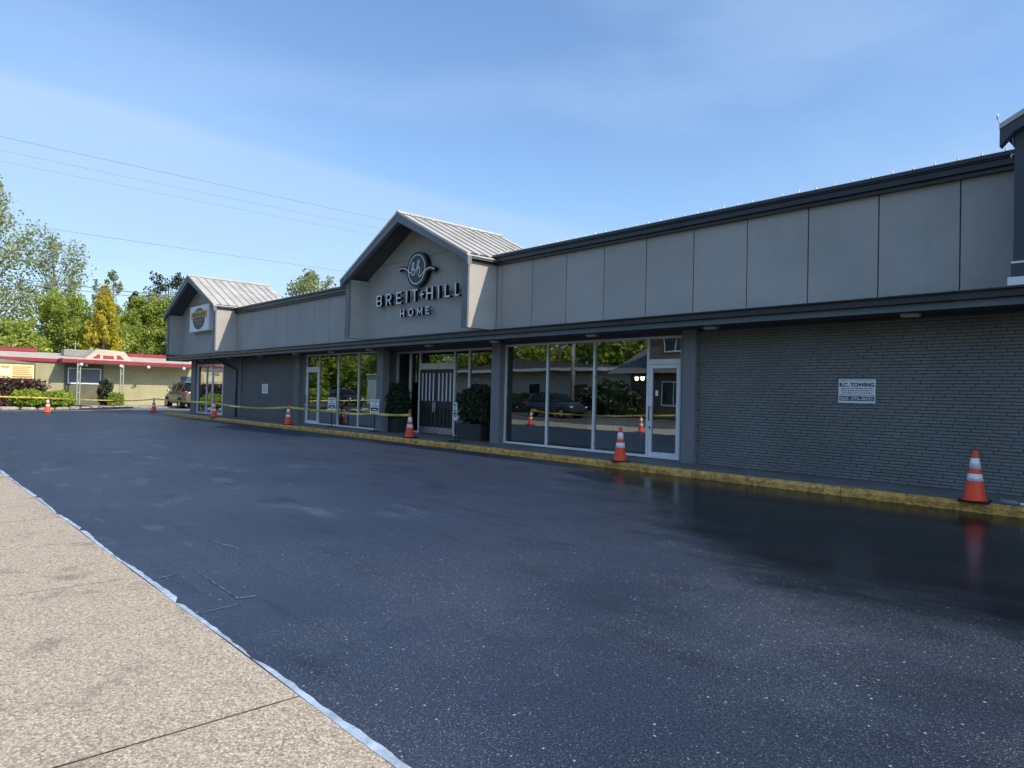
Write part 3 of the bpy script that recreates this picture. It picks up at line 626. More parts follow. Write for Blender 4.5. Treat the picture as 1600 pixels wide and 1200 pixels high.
# ================================================================ SIGNS
def letter(ch,x0,x1,z0,z1):
    h=z1-z0; w=x1-x0; k=.045 if h>.3 else .034; a=k/2; X0,X1,Z0,Z1=x0+a,x1-a,z0+a,z1-a; zm=(Z0+Z1)/2
    def arc(cx,cz,rx,rz,a0,a1,n=8): return [(cx+rx*math.cos(R(a0+(a1-a0)*i/n)),cz+rz*math.sin(R(a0+(a1-a0)*i/n))) for i in range(n+1)]
    if ch=='I': st=[[(x0+w/2,z0),(x0+w/2,z1)]]
    elif ch=='L': st=[[(X0,z1),(X0,Z0),(x1,Z0)]]
    elif ch=='H': st=[[(X0,z0),(X0,z1)],[(X1,z0),(X1,z1)],[(X0+a,zm),(X1-a,zm)]]
    elif ch=='E': st=[[(x1,Z1),(X0,Z1),(X0,Z0),(x1,Z0)],[(X0+a,zm),(x1-.03,zm)]]
    elif ch=='T': st=[[(x0,Z1),(x1,Z1)],[(x0+w/2,Z1-a),(x0+w/2,z0)]]
    elif ch=='+': st=[[(x0,zm),(x1,zm)],[(x0+w/2,zm+a),(x0+w/2,z1)],[(x0+w/2,zm-a),(x0+w/2,z0)]]
    elif ch=='B':
        r=(Z1-zm)/2; xr=X1-min(r,w*.45); st=[[(xr,Z1)]+[(X0,Z1),(X0,Z0)]+[(xr,Z0)]+arc(xr,(zm+Z0)/2,X1-xr,r,-90,90)[1:]+[(X0+a,zm)],[(xr,Z1)]+arc(xr,(zm+Z1)/2,(X1-xr)*.9,r,90,-80)[1:]]
    elif ch=='R':
        r=(Z1-zm)/2*1.1; xr=X1-min(r,w*.45); st=[[(X0,z0),(X0,Z1),(xr,Z1)]+arc(xr,Z1-r,X1-xr,r,90,-90)[1:]+[(X0+a,Z1-2*r)],[(xr-.02,Z1-2*r-a),(X1,z0)]]
    elif ch=='O': st=[arc(x0+w/2,zm,w/2-a,h/2-a,0,345,24)]; return st,k,True
    elif ch=='M': st=[[(X0,z0),(X0,Z1),(x0+w/2,z0+h*.3),(X1,Z1),(X1,z0)]]
    return st,k,False
ls=empty('lettering_sign',(-17.7,12.15,3.8),'raised white letters BREIT+HILL HOME on the middle gable wall','sign')
for ch,a,b,z0,z1 in(('B',-19.936,-19.62,4.26,4.63),('R',-19.355,-19.05,4.26,4.63),('E',-18.751,-18.472,4.26,4.63),('I',-18.19,-18.145,4.26,4.63),('T',-17.87,-17.585,4.26,4.63),('+',-17.463,-17.244,4.345,4.535),
    ('H',-17.106,-16.786,4.255,4.63),('I',-16.517,-16.47,4.255,4.63),('L',-16.188,-15.955,4.245,4.62),('L',-15.712,-15.519,4.245,4.62),
    ('H',-18.504,-18.29,3.821,4.05),('O',-18.05,-17.785,3.816,4.06),('M',-17.57,-17.305,3.825,4.05),('E',-17.115,-16.954,3.823,4.045)):
    st,k,cl=letter(ch,a,b,z0,z1); m=MB(); s2=MB(); dpt=.11 if z1-z0>.3 or ch=='+' else .085
    for i,p in enumerate(st):
        m.ribbon(p,k,12.085-.001*i,12.098,closed=cl); s2.ribbon(p,k+.004,12.099-.0006*i,12.099+dpt,closed=cl)
    o=m.build('letter','signwhite',ls); s2.build('letter_side','blackpaint',o)
MB().box(-19.9,-15.5,12.215,12.235,4.40,4.45).box(-18.5,-16.98,12.215,12.235,3.92,3.95).box(-19.85,-19.82,12.235,12.3,4.41,4.44).box(-15.62,-15.59,12.235,12.3,4.41,4.44).build('mounting_rail','frame_slate',ls)
def smooth_curve(p,n=5):
    o=[]
    for i in range(len(p)-1):
        p0=Vector(p[max(i-1,0)]);p1=Vector(p[i]);p2=Vector(p[i+1]);p3=Vector(p[min(i+2,len(p)-1)])
        for k in range(n):
            t=k/n; o.append(.5*((2*p1)+(-p0+p2)*t+(2*p0-5*p1+4*p2-p3)*t*t+(-p0+3*p1-3*p2+p3)*t**3))
    o.append(Vector(p[-1])); return o
em=empty('emblem_sign',(-17.68,12.15,4.7),'round charcoal emblem with a white ring, script bh and two wings above the letters','sign')
cx,cz=-17.665,5.245
circ=lambda r,n=48,rz=None:[(cx+r*math.cos(2*math.pi*i/n),cz+(rz or r)*math.sin(2*math.pi*i/n)) for i in range(n)]
wl=[(-18.644,5.32),(-18.586,5.357),(-18.429,5.367),(-18.272,5.326),(-18.134,5.255),(-18.015,5.181),(-17.912,5.169)]
wr=[(-17.466,5.0),(-17.359,5.073),(-17.218,5.152),(-17.077,5.198),(-16.936,5.208),(-16.811,5.177),(-16.739,5.131)]
wr=[(x,z+.0) for x,z in wr]
bl=[(-17.912,5.169),(-17.85,5.28),(-17.81,5.404),(-17.84,5.477),(-17.887,5.435),(-17.903,5.286),(-17.904,5.157),(-17.871,5.084),(-17.796,5.091),(-17.733,5.18),(-17.766,5.259),(-17.847,5.226)]
hl=[(-17.673,5.098),(-17.606,5.251),(-17.539,5.413),(-17.532,5.493),(-17.592,5.505),(-17.623,5.381),(-17.642,5.234),(-17.655,5.118),(-17.605,5.229),(-17.534,5.296),(-17.484,5.236),(-17.501,5.132),(-17.534,5.051),(-17.495,4.999),(-17.466,5.0)]
m=MB().prism_y(circ(.515),12.10,12.25); mo=m.build('disc','navyface',em)
MB().ribbon(circ(.528),.03,12.102,12.252,closed=True).build('disc_rim','blackpaint',mo)
MB().ribbon(smooth_curve(wl[:5]),.125,12.103,12.22).build('wing','blackpaint',em); MB().ribbon(smooth_curve(wr[1:]),.125,12.103,12.22).build('wing','blackpaint',em)
MB().ribbon(circ(.435,rz=.445),.026,12.088,12.099,closed=True).build('ring','signwhite',em)
MB().ribbon(smooth_curve(wl),.03,12.085,12.0985).build('script_stroke','signwhite',em); MB().ribbon(smooth_curve(wr),.03,12.0845,12.098).build('script_stroke','signwhite',em)
MB().ribbon(smooth_curve(bl),.027,12.083,12.0975).build('script_letter','signwhite',em); MB().ribbon(smooth_curve(hl),.027,12.082,12.097).build('script_letter','signwhite',em)
MB().box(-17.9,-17.4,12.252,12.3,5.2,5.25).build('mounting_rail','frame_slate',em)
# square cabinet sign on the far-left gable
cs=empty('cabinet_sign',(-36.9,12.2,4.3),'square white sign cabinet with a dark shield and gold banner on the far-left gable','sign')
bx('cabinet',(-38.35,-35.45,12.0,12.3,4.33,5.66),'white',cs,bev=.01)
bx('sign_face',(-38.28,-35.52,11.985,11.998,4.37,5.62),'signwhite',cs)
ex=lambda r1,r2,c,n=40,a0=0,a1=360:[(-36.9+r1*math.cos(R(a0+(a1-a0)*i/n)),c+r2*math.sin(R(a0+(a1-a0)*i/n))) for i in range(n)]
MB().prism_y(ex(.88,.55,4.98),11.975,11.984).build('shield','brownshield',cs)
MB().prism_y([(-38.0,4.98),(-37.3,5.05),(-36.5,5.05),(-35.75,4.98),(-35.75,5.33),(-36.3,5.36),(-36.9,5.42),(-37.5,5.36),(-38.0,5.33)],11.965,11.974).build('gold_banner','goldband',cs)
m=MB()
for i in range(9):
    xx=-37.8+i*.215; m.box(xx,xx+.12,11.960,11.964,5.10,5.27+.02*math.sin(i))
m.build('banner_lettering','brownshield',cs)
m=MB()
for r,(z,a,b) in enumerate(((4.84,-37.5,-36.3),(4.68,-37.35,-36.45))):
    xx=a
    while xx<b: m.box(xx,xx+.09,11.970,11.974,z,z+.09); xx+=.14
m.build('shield_lettering','greyprint',cs)
# towing sign
ts=empty('towing_sign',(-4.755,12.39,1.45),'white rectangular B.C. TOWING sign screwed to the dark brick wall','sign')
bx('sign_plate',(-5.06,-4.45,12.392,12.398,1.445,1.855),'signwhite',ts)
def tline(t,z,h,w,m='blackprint',bold=0,x=-4.755,y=12.3885): link('print_line',text_mesh(t,h,m,.001,bold,w),ts,loc=(x,y,z))
tline('PARKING LOT FOR CUSTOMERS ONLY',1.825,.016,.55,'greyprint')
tline('B.C. TOWING',1.725,.068,.57,bold=.03)
tline('24 MINUTE STRICT PARKING ENFORCED',1.685,.020,.52,'greyprint',.01); tline('UNAUTHORIZED VEHICLES TOWED AT',1.647,.020,.52,'greyprint',.01); tline("OWNER'S RISK & EXPENSE",1.608,.020,.49,'greyprint',.01); tline('TOWING ENFORCED 24 HOURS 7 DAYS A WEEK',1.572,.014,.56,'greyprint',.01)
bx('number_band',(-5.04,-4.47,12.3885,12.3905,1.483,1.558),'blackprint',ts); tline('503-375-0035',1.493,.052,.54,'signwhite',.02,y=12.3865)
# small notice on left brick wall
sn_=empty('wall_notice',(-29.4,12.39,1.27),'small white paper notice on the left brick wall','notice')
bx('notice_plate',(-29.72,-29.1,12.388,12.396,1.27,1.68),'signwhite',sn_)
m=MB()
for i in range(5): m.box(-29.63,-29.19-.05*(i%2),12.3855,12.3875,1.35+i*.06,1.37+i*.06)
m.build('notice_text','greyprint',sn_)
# parking signs on stands
def stand_sign():
    r=empty('stand_sign',(0,0,0),'x','sign')
    MB().prism_z([(.19*math.cos(a),.19*math.sin(a)) for a in [2*math.pi*i/20 for i in range(20)]],0,.025).build('base','blackplastic',r,bev=.004)
    MB().tube([(0,.012,.02),(0,.012,1.02)],.016,8).build('post','blackplastic',r,smooth=True)
    p=bx('panel',(-.155,.155,-.006,.004,.58,1.07),'signwhite',r)
    for t,z,h,w in(('PARKING',.985,.045,.26),('FOR',.905,.04,.10),('CUSTOMERS',.83,.036,.27)): link('print_line',text_mesh(t,h,'blackprint',.001,.025,w),p,loc=(0,-.008,z),world=False)
    MB().prism_y([(-.13,.70),(-.11,.68),(.11,.68),(.13,.70),(.13,.77),(.10,.80),(-.10,.80),(-.13,.77)],-.0085,-.0065).build('print_badge','blackprint',p)
    MB().box(-.08,.08,-.0105,-.009,.715,.745).build('print_bar','signwhite',p)
    return r
s1=stand_sign()
for i,(x,y,rz,lb) in enumerate(((-23.0,12.2,R(38),'leftmost of three parking stand signs, before the tall left windows'),(-19.85,12.08,R(36),'middle parking stand sign, in front of the pillar left of the doors'),(-15.1,11.74,R(-20),'parking stand sign turned nearly edge-on, right of the double doors'))):
    o=s1 if i==0 else copy_tree(s1); o.location=(x,y,.13); o.rotation_euler=(0,0,rz); o['label']=lb; o['group']='parking signs on stands'

# ================================================================ CONES, TAPE, BOTTLE
def cone():
    r=empty('traffic_cone',(0,0,0),'x','traffic cone')
    MB().prism_z([(a*.18+(-.0 if 1 else 0),b*.18) for a,b in((-1,-.85),(-.85,-1),(.85,-1),(1,-.85),(1,.85),(.85,1),(-.85,1),(-1,.85))],0,.028).build('base','rubber',r,bev=.004)
    MB().lathe([(.158,.0285),(.15,.034),(.132,.05),(.034,.69),(.030,.703),(.018,.705),(.018,.66)],k=32).build('cone_body','orange',r,smooth=True)
    rr=lambda z:.132+(.034-.132)*(z-.05)/.64+.0028
    for z0,z1 in((.455,.595),(.285,.385)): MB().lathe([(rr(z0)-.003,z0),(rr(z0),z0+.001),(rr(z1),z1-.001),(rr(z1)-.003,z1)],k=32).build('reflective_collar','collar',r,smooth=True)
    return r
c1=cone()
cones=[((-2.69,11.10,.131),'large cone at the far right, on the kerb before the brick wall'),((-8.97,11.28,.131),'cone on the kerb before the right shop windows and glass door'),((-16.93,11.5,.131),'cone on the walkway just left of the double doors, tape tied to its top'),
 ((-24.9,11.42,.131),'cone at the walkway left of the tall left windows'),((-32.12,11.22,.131),'cone in front of the end shop door under the far-left gable'),((-42.8,11.6,-.003),'shaded cone at the mouth of the driveway'),((-41.62,6.34,.0),'leftmost cone, in sun on the sealed asphalt before the round green shrubs')]
for i,(p,lb) in enumerate(cones):
    o=c1 if i==0 else copy_tree(c1); o.location=p; o.rotation_euler=(0,0,(.1,.75,.35,1.2,.6,.2,.9)[i]); o['label']=lb; o['group']='orange traffic cones round the fresh asphalt'
    if i>4: o.scale=(1.08,)*3
for p,lb in(((-24.6,1.25,.008),'cone left of the view, mirrored in the first pane of the right windows'),((-17.9,1.25,.008),'cone on the concrete left of the view, mirrored near the glass door')):
    o=copy_tree(c1); o.location=p; o['label']=lb; o['group']='orange traffic cones round the fresh asphalt'
def tape(P,sag):
    mb=MB(); V=[];Fc=[]
    for (a,b,s_) in zip(P,P[1:],sag):
        a,b=Vector(a),Vector(b); n=max(6,int((b-a).length/.35)); d=(b-a).normalized(); side=Vector((-d.y,d.x,0)); k=len(V)
        for i in range(n+1):
            t=i/n; p=a.lerp(b,t)-Vector((0,0,s_*4*t*(1-t))); tw=.35*math.sin(t*9+a.x)*math.sin(math.pi*t)
            w=(Vector((0,0,1))*math.cos(tw)+side*math.sin(tw))*.034; o_=side*.0006
            V+=[p-w-o_,p+w-o_,p+w+o_,p-w+o_]
        for i in range(n):
            q=k+4*i; 
            for j in range(4): Fc.append((q+j,q+(j+1)%4,q+4+(j+1)%4,q+4+j))
    mb.add(V,Fc)
    return mb
def tape_mat():
    m,n,l,p=nodes('caution_tape_yellow'); v=coord(n,l,'pos',(1,1,1)); w=noise(n,l,v,9,2); c=mixc(n,l,ramp(n,l,w,.56,.6,0,.7),(.78,.66,.10),(.12,.10,.03)); l.new(c,p.inputs['Base Color']); p.inputs['Roughness'].default_value=.35; return m
MAT['tape']=tape_mat()
tape([(-41.6,-3,.98),(-41.62,6.34,.755),(-55.22,12.7,.42),(-42.8,11.6,.76),(-32.12,11.22,.80),(-24.9,11.42,.80),(-23.0,12.12,.72),(-19.86,12.0,.74),(-16.93,11.5,.80)],[.02,.03,.06,.03,.13,.02,.06,.03]).build('caution_tape','tape',None,label='yellow caution tape strung from cone to cone and across to the neighbour porch',category='caution tape')
tape([(-15.4,1.1,.85),(-17.9,1.25,.72),(-24.6,1.25,.72),(-27,-1.5,.7)],[.02,.12,.02]).build('caution_tape','tape',None,label='second caution tape on the street side, seen only mirrored in the shop glass',category='caution tape')
bt=MB().tube([(-2.42,11.23,.165),(-2.40,11.225,.166),(-2.32,11.19,.166),(-2.25,11.16,.166),(-2.20,11.14,.165),(-2.17,11.13,.165)],[.028,.034,.031,.034,.014,.013],12)
mg=bpy.data.materials.new('clear_bottle_plastic'); mg.use_nodes=True; pb=mg.node_tree.nodes['Principled BSDF']; pb.inputs['Transmission Weight'].default_value=.75; pb.inputs['Roughness'].default_value=.12; pb.inputs['Base Color'].default_value=(.8,.88,.95,1); pb.inputs['IOR'].default_value=1.3
bo=empty('plastic_bottle',(-2.32,11.19,.131),'crumpled clear plastic bottle lying on the kerb right of the last cone','bottle'); bt.build('bottle_body',mg,bo,smooth=True); MB().tube([(-2.172,11.131,.165),(-2.15,11.122,.165)],.017,10).build('cap','white',bo)

# string lights on the gutter edge
def string_lights(name,pts,label):
    r=empty(name,pts[0],label,'string lights','icicle lights along the roof edge')
    m=MB().tube([Vector(p)+Vector((0,0,.004)) for p in pts],.006,5).build('cord','white',r)
    bm_=MB().lathe([(.001,.062),(.007,.05),(.012,.03),(.011,.016),(.013,.014),(.013,-.006),(.001,-.007)],k=8).mesh('bulb','bulb',True)
    acc=0
    for a,b in zip(pts,pts[1:]):
        a,b=Vector(a),Vector(b); Ln=(b-a).length; n=int(Ln/.305)
        for i in range(n): 
            p=a.lerp(b,(i+.5)/n); o=link('bulb',bm_,r,loc=p+Vector((0,0,.008))); o.rotation_euler=(random.uniform(-.25,.25),random.uniform(-.25,.25),0)
    return r
string_lights('string_light',[(-2.5,12.42,5.292),(-6,12.42,5.292),(-10,12.42,5.292),(-14.3,12.42,5.292)],'string of white bulbs along the long roof gutter right of the middle gable')
string_lights('string_light',[(-21.3,12.42,5.292),(-27,12.42,5.292),(-33.2,12.42,5.292)],'string of white bulbs along the roof gutter left of the middle gable')
ic=empty('icicle_light',(-2.5,11.5,5.4),'drooping white light cord hanging from the navy gable tip','string lights')
MB().tube([(-2.56,11.46,5.48),(-2.52,11.5,5.36),(-2.46,11.56,5.28),(-2.41,11.6,5.2),(-2.42,11.7,5.12),(-2.44,12.1,5.14),(-2.6,12.4,5.2)],.008,5).build('cord','bulb',ic)
bm_=MB().lathe([(.001,.08),(.009,.06),(.014,.03),(.012,-.006),(.001,-.007)],k=8).mesh('bulb','bulb',True)
for p in((-2.56,11.46,5.48),(-2.50,11.52,5.31),(-2.43,11.58,5.22),(-2.44,12.1,5.10),(-2.58,12.38,5.16)): link('bulb',bm_,ic,loc=p)

# ================================================================ FOLIAGE
def leaf_mesh(name,cen,size,m,elong=1.6,up=0.,axis=None):
    """cen (n,3) leaf positions; one quad each, random orientation"""
    n=len(cen); a=rng.normal(size=(n,3)) if axis is None else axis+rng.normal(size=(n,3))*.35
    a[:,2]+=up; a/=np.linalg.norm(a,axis=1,keepdims=True)
    b=np.cross(a,rng.normal(size=(n,3))); b/=np.linalg.norm(b,axis=1,keepdims=True)
    s_=(size*rng.uniform(.6,1.3,n))[:,None]
    V=np.empty((n,4,3)); V[:,0]=cen-a*s_*elong*.5; V[:,1]=cen+b*s_*.5; V[:,2]=cen+a*s_*elong*.5; V[:,3]=cen-b*s_*.5
    me=bpy.data.meshes.new(name); me.vertices.add(4*n); me.vertices.foreach_set('co',V.ravel()); me.loops.add(4*n); me.loops.foreach_set('vertex_index',np.arange(4*n,dtype=np.int32))
    me.polygons.add(n); me.polygons.foreach_set('loop_start',np.arange(0,4*n,4,dtype=np.int32)); me.update(calc_edges=True)
    at=me.attributes.new('leafvar','FLOAT','FACE'); at.data.foreach_set('value',rng.uniform(0,1,n).astype(np.float32)); me.materials.append(MAT[m]); return me
def tree(name,label,loc,H,Rad,z0,nb,nl,leaf,m,prof='round',up=.5,spread=.5,trunk_r=None,group=None,cat='tree',lean=0,elong=1.6,leafup=0.):
    x0,y0_,zb=loc; tr=trunk_r or H*.016; o=empty(name,loc,label,cat,group); mb=MB()
    tp=[Vector((0,0,0))]; 
    for i in range(1,9): t=i/8; tp.append(Vector((math.sin(i*1.7)*H*.008+lean*t,math.cos(i*2.1)*H*.008,H*.93*t)))
    mb.tube(tp,[tr*(1-.85*i/8) for i in range(9)],7)
    cs_=[]
    for k in range(nb):
        u=(k+random.random())/nb; z=z0+(H-z0)*u
        if prof=='round': r=Rad*math.sqrt(max(0,1-((u-.42)/.6)**2)) 
        elif prof=='cone': r=Rad*(1-u)**.85+.1
        elif prof=='spread': r=Rad*(.35+.65*math.sin(min(1,u*1.15)*math.pi)**.7) if u<.86 else Rad*.45
        elif prof=='column': r=Rad*(1-.4*abs(u-.4))
        an=random.random()*2*math.pi; rr=r*random.uniform(.55,1.05)
        tip=Vector((math.cos(an)*rr+lean*u,math.sin(an)*rr,z)); za=max(z0*.6,z-rr*up*random.uniform(.7,1.4)-.1)
        a=Vector((lean*za/H,0,min(za,H*.9)))
        mid=a.lerp(tip,.5)+Vector((0,0,-.12*rr if up>0 else .05*rr))
        pts_=[a,a.lerp(mid,.5)+Vector((0,0,-.03*rr)),mid,tip.lerp(mid,.35),tip]
        br=tr*.32*(1-.6*u); mb.tube(pts_,[br,br*.8,br*.6,br*.4,br*.15],4,cap=False)
        n=int(nl/nb*random.uniform(.6,1.4)); t=rng.uniform(.35,1.08,n)[:,None]
        base=np.array(mid)*(1-t)+np.array(tip)*t; sp=spread*Rad*.28*(1.15-.5*t)
        # secondary clumps round the branch
        kk=rng.integers(0,5,n); off=rng.normal(size=(5,3))*spread*Rad*.16; cs_.append(base+off[kk]+rng.normal(size=(n,3))*sp*.55)
    mb.build('trunk','bark',o,world=False)
    link('crown',leaf_mesh('crown',np.concatenate(cs_),leaf,m,elong,leafup),o,world=False)
    return o
def bush(name,label,loc,rx,ry,h,n,leaf,m,cat='shrub',group=None,box=False,z0=0,stem=True):
    o=empty(name,loc,label,cat,group); d=rng.normal(size=(n,3)); d/=np.linalg.norm(d,axis=1,keepdims=True)
    if box:
        d=d/np.max(np.abs(d),axis=1,keepdims=True)**.8
    lump=1+.13*np.sin(d[:,0]*7+1+loc[0])*np.sin(d[:,1]*6)+.11*np.sin(d[:,2]*9+d[:,0]*5+loc[0])+(.10*np.maximum(0,np.sin(d[:,0]*17+loc[0]*3)*np.sin(d[:,2]*15)*np.sin(d[:,1]*13)) if not box else 0)
    rad=((1.04-.3*rng.uniform(0,1,n)**1.6)*lump)[:,None]
    c=d*rad*np.array([rx,ry,h/2])+np.array([0,0,z0+h/2]); c[:,2]=np.maximum(c[:,2],z0+.02)
    link('crown',leaf_mesh('crown',c,leaf,m,1.5),o,world=False)
    if stem:
        mb=MB()
        for k in range(5): a=k*1.26; mb.tube([(0,0,0),(.3*rx*math.cos(a),.3*ry*math.sin(a),z0+h*.35),(.7*rx*math.cos(a),.7*ry*math.sin(a),z0+h*.7)],[.03,.02,.01],5)
        mb.build('stems','bark',o,world=False)
    return o
# planters by the doors
for i,(xa,xb,ya,yb,lb) in enumerate(((-20.28,-19.25,12.58,13.12,'left of the double doors'),(-15.95,-14.85,12.45,13.05,'right of the double doors'))):
    p=empty('planter_box',((xa+xb)/2,(ya+yb)/2,.13),'square dark slate planter box '+lb,'planter','planter boxes by the doors')
    mb=MB().box(xa,xb,ya,ya+.04,.13,.60).box(xa,xb,yb-.04,yb,.13,.60).box(xa,xa+.04,ya+.04,yb-.04,.13,.60).box(xb-.04,xb,ya+.04,yb-.04,.13,.60).box(xa+.04,xb-.04,ya+.04,yb-.04,.13,.16)
    mb.build('box','planter',p,bev=.005); bx('soil',(xa+.04,xb-.04,ya+.04,yb-.04,.16,.55),'soil',p)
    bush('potted_shrub','dense dark evergreen shrub planted '+lb,((xa+xb)/2,(ya+yb)/2,.55),.52+.03*i,.40,1.12,5200,.055,'leaf_box',group='evergreen shrubs in the planters')

# ================================================================ NEIGHBOUR BUILDING
NB=empty('neighbour_building',(-58,8,0),'low olive painted building with crimson roof edge and porch at the far left','building')
bx('wall',(-72,-57,.5,30,0,3.02),'olive',NB)
bx('lower_wall_panel',(-57,-56.96,9.62,11.95,.05,1.5),'brown',NB)
MAT['olivedark']=mat('olive_dark_panel',(.15,.145,.10),.8)
bx('window_panel',(-57,-56.94,9.6,12.0,.02,2.9),'olivedark',NB)
wf=MB().box(-56.94,-56.88,9.78,11.85,2.58,2.66).box(-56.94,-56.88,9.78,11.85,1.52,1.60).box(-56.94,-56.88,9.78,9.86,1.6,2.58).box(-56.94,-56.88,11.77,11.85,1.6,2.58).box(-56.94,-56.89,10.42,10.48,1.6,2.58).build('window_frame','white',NB)
bx('pane',(-56.935,-56.92,9.86,11.77,1.6,2.58),'blind',wf)
bx('porch_fascia',(-55.36,-55.28,9.15,18.0,3.00,3.22),'red',NB); bx('porch_fascia',(-57.2,-55.36,9.15,9.23,3.0,3.22),'red',NB)
bx('porch_roof',(-57.3,-55.3,9.2,18.0,3.225,3.27),'cream_roof',NB); bx('porch_soffit',(-57.0,-55.36,9.23,18.0,2.98,3.02),'offwhite',NB)
bx('roof_fascia',(-56.98,-56.86,.5,9.15,3.0,3.24),'red',NB); bx('roof_fascia',(-56.98,-56.86,18.0,30,3.0,3.24),'red',NB)
MB().prism_y([(-56.9,3.05),(-56.9,3.26),(-64,3.9),(-72,3.9),(-72,3.05)],.5,30).build('roof','cream_roof',NB)
MB().prism_y([(-64.0,3.9),(-63.6,3.9),(-63.6,4.12),(-64.0,4.2)],1,8.9).build('red_parapet','red',NB); MB().prism_y([(-64.0,3.85),(-63.6,3.85),(-63.6,4.1),(-64.0,4.18)],15.2,20).build('red_parapet','red',NB)
MAT['greenroof']=mat('faded_green_metal',(.2,.27,.2),.6)
for y in(10.18,12.84):
    MB().box(-55.44,-55.36,y-.12,y-.05,.03,2.98).box(-55.44,-55.36,y+.05,y+.12,.03,2.98).box(-55.43,-55.37,y-.05,y+.05,2.3,2.36).box(-55.43,-55.37,y-.05,y+.05,.9,.96).box(-55.45,-55.35,y-.13,y+.13,2.75,2.98).build('porch_post','green_post',NB)
for y in(10.3,10.75,12.75,14.55,17.0):
    s_=MB().lathe([(.02,2.98),(.10,2.95),(.12,2.87),(.09,2.78),(.01,2.75)],-55.32 if y!=10.75 else -56.1,y,12).build('porch_lamp','bulb',NB,smooth=True)
# raised roof monitor with three small openings, and a roof unit
mo=MB().prism_x([(11.0,3.5),(11.75,3.5),(11.35,3.5),(11.0,3.5)],-58,-57.9) if False else MB()
mo.prism_x([(10.9,3.28),(14.15,3.28),(13.55,4.02),(11.75,4.12)],-60.2,-57.9).build('roof_monitor','cream_roof',NB)
for p in([(11.45,3.42),(11.95,3.42),(11.95,3.72),(11.78,3.72)],[(12.15,3.42),(12.85,3.42),(12.85,3.66),(12.15,3.66)],[(13.05,3.42),(13.55,3.42),(13.25,3.72),(13.05,3.72)]):
    MB().prism_x(p,-57.91,-57.88).build('monitor_opening','red',NB)
ac=empty('rooftop_unit',(-61,11,3.6),'grey metal ventilation unit on the olive building roof','vent unit')
MB().box(-61.6,-60.4,10.1,12.0,3.6,4.1).build('unit_case','acunit',ac,bev=.02); MB().tube([(-60.9,10.9,4.1),(-60.9,10.9,4.75)],.035,6).tube([(-60.9,11.9,4.1),(-60.9,11.9,4.35)],.09,8).build('flue','steel',ac)
bx('blue_door',(-57,-56.95,17.35,18.2,.05,2.3),'bluedoor',NB)
bx('utility_box',(-57,-56.9,13.9,14.02,1.35,1.5),'acunit',NB)
# banner sign
bs=empty('banner_sign',(-55.2,5,0),'yellow banner sign board with red printing above the maroon hedge','sign')
bx('board',(-55.4,-55.3,1.0,7.6,1.80,2.72),'yellowsign',bs)
MB().box(-55.42,-55.28,1.0,7.66,2.722,2.80).box(-55.42,-55.28,1.0,7.66,1.72,1.797).box(-55.42,-55.28,7.602,7.68,1.797,2.722).build('frame','brown',bs)
MB().prism_x([(3.9,2.82),(7.7,2.82),(6.0,3.0),(5.2,3.0)],-55.5,-55.25).build('hood','greenroof',bs)
MB().box(-55.4,-55.3,6.9,7.0,0,1.72).box(-55.4,-55.3,2,2.1,0,1.72).build('post','brown',bs)
MB().box(-55.297,-55.292,5.3,6.35,1.95,2.45).build('print_panel','bannerwhite',bs)
MB().prism_x([(5.45+.24*math.cos(a),2.52+.13*math.sin(a)) for a in [2*math.pi*i/14 for i in range(14)]],-55.29,-55.285).box(-55.29,-55.285,6.4,7.5,1.86,1.95).build('print_mark','redprint',bs)
m=MB()
for i in range(5): m.box(-55.29,-55.286,6.45,7.45-.12*(i%2),2.04+i*.12,2.085+i*.12)
m.box(-55.29,-55.286,5.8,6.25,2.54,2.58).box(-55.29,-55.286,5.8,6.25,2.47,2.50).box(-55.289,-55.286,4.9,6.2,1.88,1.92).build('print_text','redprint',bs)
# planting bed
MB().prism_z([(-46.4,-6),(-46.6,7),(-48.5,10.6),(-52,12.6),(-56.8,12.6),(-56.8,-6)],-.02,.07).build('planting_bed','soil',None,kind='structure')
bx('porch_slab',(-57,-51.8,10.5,18.2,.0,.075),'stone',None,kind='structure')
se=empty('stone_edging',(-46.4,3,0),'pale rough stone edging along the front of the planting bed','stone edging')
y=-5.5; k=0
while y<12.4:
    ln=random.uniform(.5,1.1); 
    X=-46.3 if y<7 else -46.3-(y-7)*.95
    nn=12; ring=[]
    mb=MB(); vs=[];h_=random.uniform(.12,.22); 
    for zz_,sc in((0,1),(.6*h_,1.03),(h_,.72)):
        for i in range(8):
            a=2*math.pi*i/8; vs.append((X+.17*sc*math.cos(a)*random.uniform(.85,1.1)-(.0 if y<7 else .3*math.sin(a)*ln),y+ln/2+ln*.5*sc*math.sin(a)*random.uniform(.9,1.02),zz_))
    fs=[tuple(range(8))[::-1],tuple(range(16,24))]+[(r*8+i,r*8+(i+1)%8,r*8+8+(i+1)%8,r*8+8+i) for r in range(2) for i in range(8)]
    mb.add(vs,fs).build('edging_stone','stone',se,bev=.02); y+=ln+.03
bush('round_shrub','lime green clipped round shrub below the banner sign, left one',(-48.6,6.45,.06),.62,.80,1.02,5200,.09,'leaf_bright',group='lime round shrubs')
bush('round_shrub','lime green clipped round shrub behind the leftmost cone, right one',(-48.6,7.95,.06),.60,.74,.98,4800,.09,'leaf_bright',group='lime round shrubs')
bush('hedge','maroon clipped hedge below the yellow banner',(-52.2,4.0,.05),.6,3.45,1.62,12000,.11,'leaf_maroon',cat='hedge',box=True)
bush('tall_shrub','tall dark shrub beside the porch window',(-54.3,11.6,.07),.38,.42,1.75,3000,.10,'leaf_box')
bush('box_shrub','low clipped box shrub next to the second porch post',(-54.0,12.15,.07),.4,.45,.85,2200,.09,'leaf_green',box=True)
